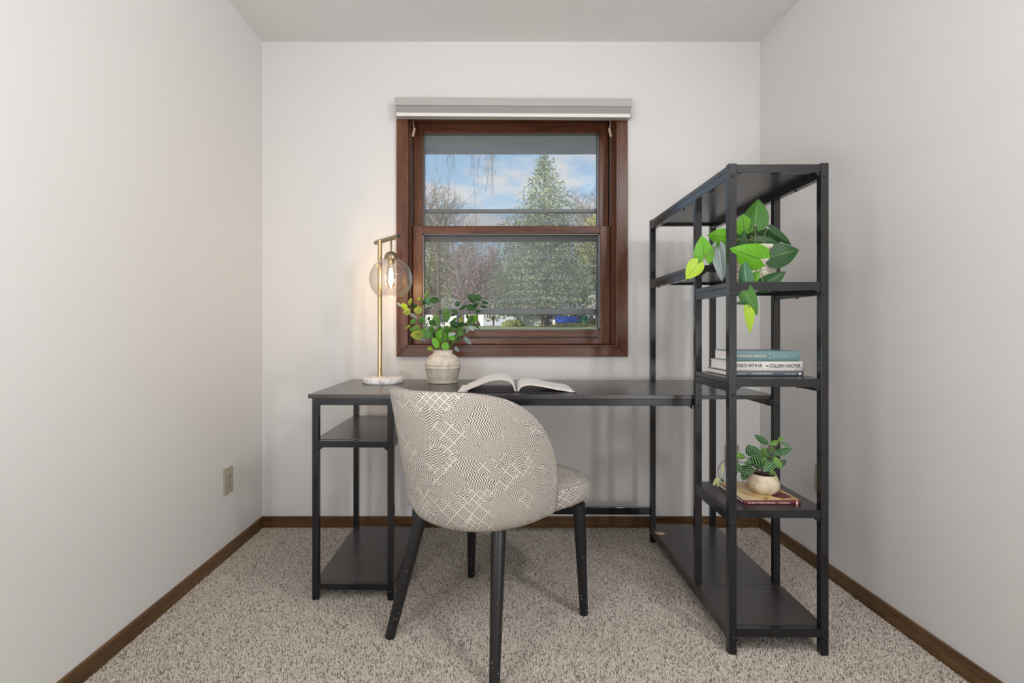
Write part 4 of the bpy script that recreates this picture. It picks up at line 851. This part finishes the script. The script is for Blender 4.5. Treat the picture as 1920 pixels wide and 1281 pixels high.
# house with porch on the right
def porch_house():
    Y = 46; s = F/Y; z0 = gz(Y); c = Vector((6.5, Y, z0)); r = thing('porch_house', 'cream house with white porch posts behind the spruce', 'house', c)
    X = lambda px: (px-VX)/s-c.x
    Zp = lambda py: CZ-(py-VY)/s-z0
    part('wall', MB().box(X(968), X(1112), 0.35, .65, -.1, Zp(560)), 'stucco', r)
    part('wing_wall', MB().prism([(X(1104), -.1), (X(1175), -.1), (X(1175), Zp(545)), (X(1139), Zp(505)), (X(1104), Zp(545))], 0, .3, 'xz'), 'house_white', r)
    part('porch_roof', MB().prism([(-.22, Zp(590)), (.36, Zp(568)), (.36, Zp(565)), (-.28, Zp(587))], X(960), X(1112), 'yz'), 'shingle_grey', r)
    part('wing_roof', MB().prism([(X(1100), Zp(545)), (X(1139), Zp(500)), (X(1180), Zp(545)), (X(1180), Zp(540)), (X(1139), Zp(494)), (X(1096), Zp(540))], -.4, 6), 'shingle', r)
    part('main_roof', MB().prism([(1.5, Zp(566)), (5, Zp(535)), (5, Zp(530)), (1.2, Zp(563))], X(962), X(1115), 'yz'), 'shingle', r)
    for px in (979, 1021, 1062, 1101.5): part('porch_post', MB().box(X(px)-.09, X(px)+.09, -.2, 0, -.1, Zp(591)), 'post_white', r)
    part('door', MB().box(X(1025), X(1036), 0.28, .35, 0, Zp(587)), 'shingle', r)
    part('porch_window', MB().box(X(1066), X(1095), 0.28, .35, Zp(606), Zp(590)), 'carglass', r)
    part('wreath', MB().tube([(X(1108.5)+.18*math.cos(a), -.06, Zp(600)+.34*math.sin(a)) for a in [k*math.pi/8 for k in range(17)]], .07, 6), 'wreath', r)
porch_house()
def left_house():
    Y = 52; s = F/Y; z0 = gz(Y); c = Vector((-5, Y, z0)); r = thing('white_house', 'white neighbouring house with grey roof at the lower left of the window', 'house', c)
    X = lambda px: (px-VX)/s-c.x
    Zp = lambda py: CZ-(py-VY)/s-z0
    part('wall', MB().box(X(740), X(908), 0, .3, -.1, Zp(578)), 'house_white', r)
    part('roof', MB().prism([(X(730), Zp(580)), (X(918), Zp(580)), (X(850), Zp(560)), (X(740), Zp(556))], -.5, 5), 'shingle_grey', r)
    for a, b_ in ((815, 840), (856, 868)): part('window', MB().box(X(a), X(b_), -.05, 0, Zp(604), Zp(590)), 'carglass', r)
    for a in (878, 905): part('corner_board', MB().box(X(a)-.12, X(a)+.12, -.06, 0, -.1, Zp(578)), 'post_white', r)
left_house()
def car():
    Y = 44.0; s = F/Y; z0 = gz(Y)+.02; x0 = (1066-VX)/s; r = thing('blue_car', 'blue car parked behind the white porch posts', 'car', (x0, Y, z0))
    hw = .95
    part('body', MB().prism([(-hw, .28), (hw, .28), (hw, .78), (hw-.12, .86), (-hw+.12, .86), (-hw, .78)], 0, 4.2), 'carblue', r, bevel=.05)
    part('cabin', MB().prism([(-hw+.10, .84), (hw-.10, .84), (hw-.25, 1.35), (-hw+.25, 1.35)], .5, 3.0), 'carblue', r, bevel=.04)
    part('rear_window', MB().prism([(-hw+.24, .92), (hw-.24, .92), (hw-.34, 1.26), (-hw+.34, 1.26)], .47, .50), 'carglass', r)
    for x in (-hw+.02, hw-.22):
        for y in (.8, 3.3): part('wheel', MB().tube([(x, y, .32), (x+.2, y, .32)], .32, 16), 'tyre', r)
    for x in (-hw+.06, hw-.26): part('tail_light', MB().box(x, x+.2, -.02, .02, .62, .74), 'cover_maroon', r)
car()
Y = 45; s = F/Y; p = Vector(((1091-VX)/s+.3, Y, gz(Y)+.02)); bn = thing('wheeled_bin', 'green wheeled bin beside the blue car', 'bin', p)
part('bin_body', MB().prism([(-.26, .06), (.26, .06), (.32, .92), (-.32, .92)], 0, .6), 'bin', bn, bevel=.02); part('lid', MB().box(-.34, .34, -.05, .65, .92, .99), 'bin', bn, bevel=.02)
for x in (-.3, .22): part('wheel', MB().tube([(x, .5, .12), (x+.08, .5, .12)], .12, 12), 'tyre', bn)
for i, (px, Y, hw, hh, lb) in enumerate(((886, 45, .7, .7, 'round green shrub in front of the white neighbouring house'), (962, 40, 1.0, .55, 'low dark shrub left of the porch'), (1118, 43, .9, .7, 'shrub at the foot of the white wing wall'), (1075, 41, 2.0, .22, 'low yellow-green border planting before the car'))):
    nr = np.random.default_rng(50+i); s = F/Y; c = Vector(((px-VX)/s, Y, gz(Y))); v = nr.normal(size=(1500, 3)); v /= np.linalg.norm(v, axis=1)[:, None]; v = v*nr.random((1500, 1))**.3*np.array([hw, hw*.6, hh]); v[:, 2] = np.abs(v[:, 2])
    r = thing('garden_shrub', lb, 'shrub', c); tag(part('foliage', quads(v.tolist(), .16, nr), 'shrub' if i != 3 else 'yellowleaf', r, fix=False), kind='stuff')
    part('stem', MB().tube([(0, 0, -.05), (.03, 0, hh*.6)], [.05, .02], 6), 'bark', r)
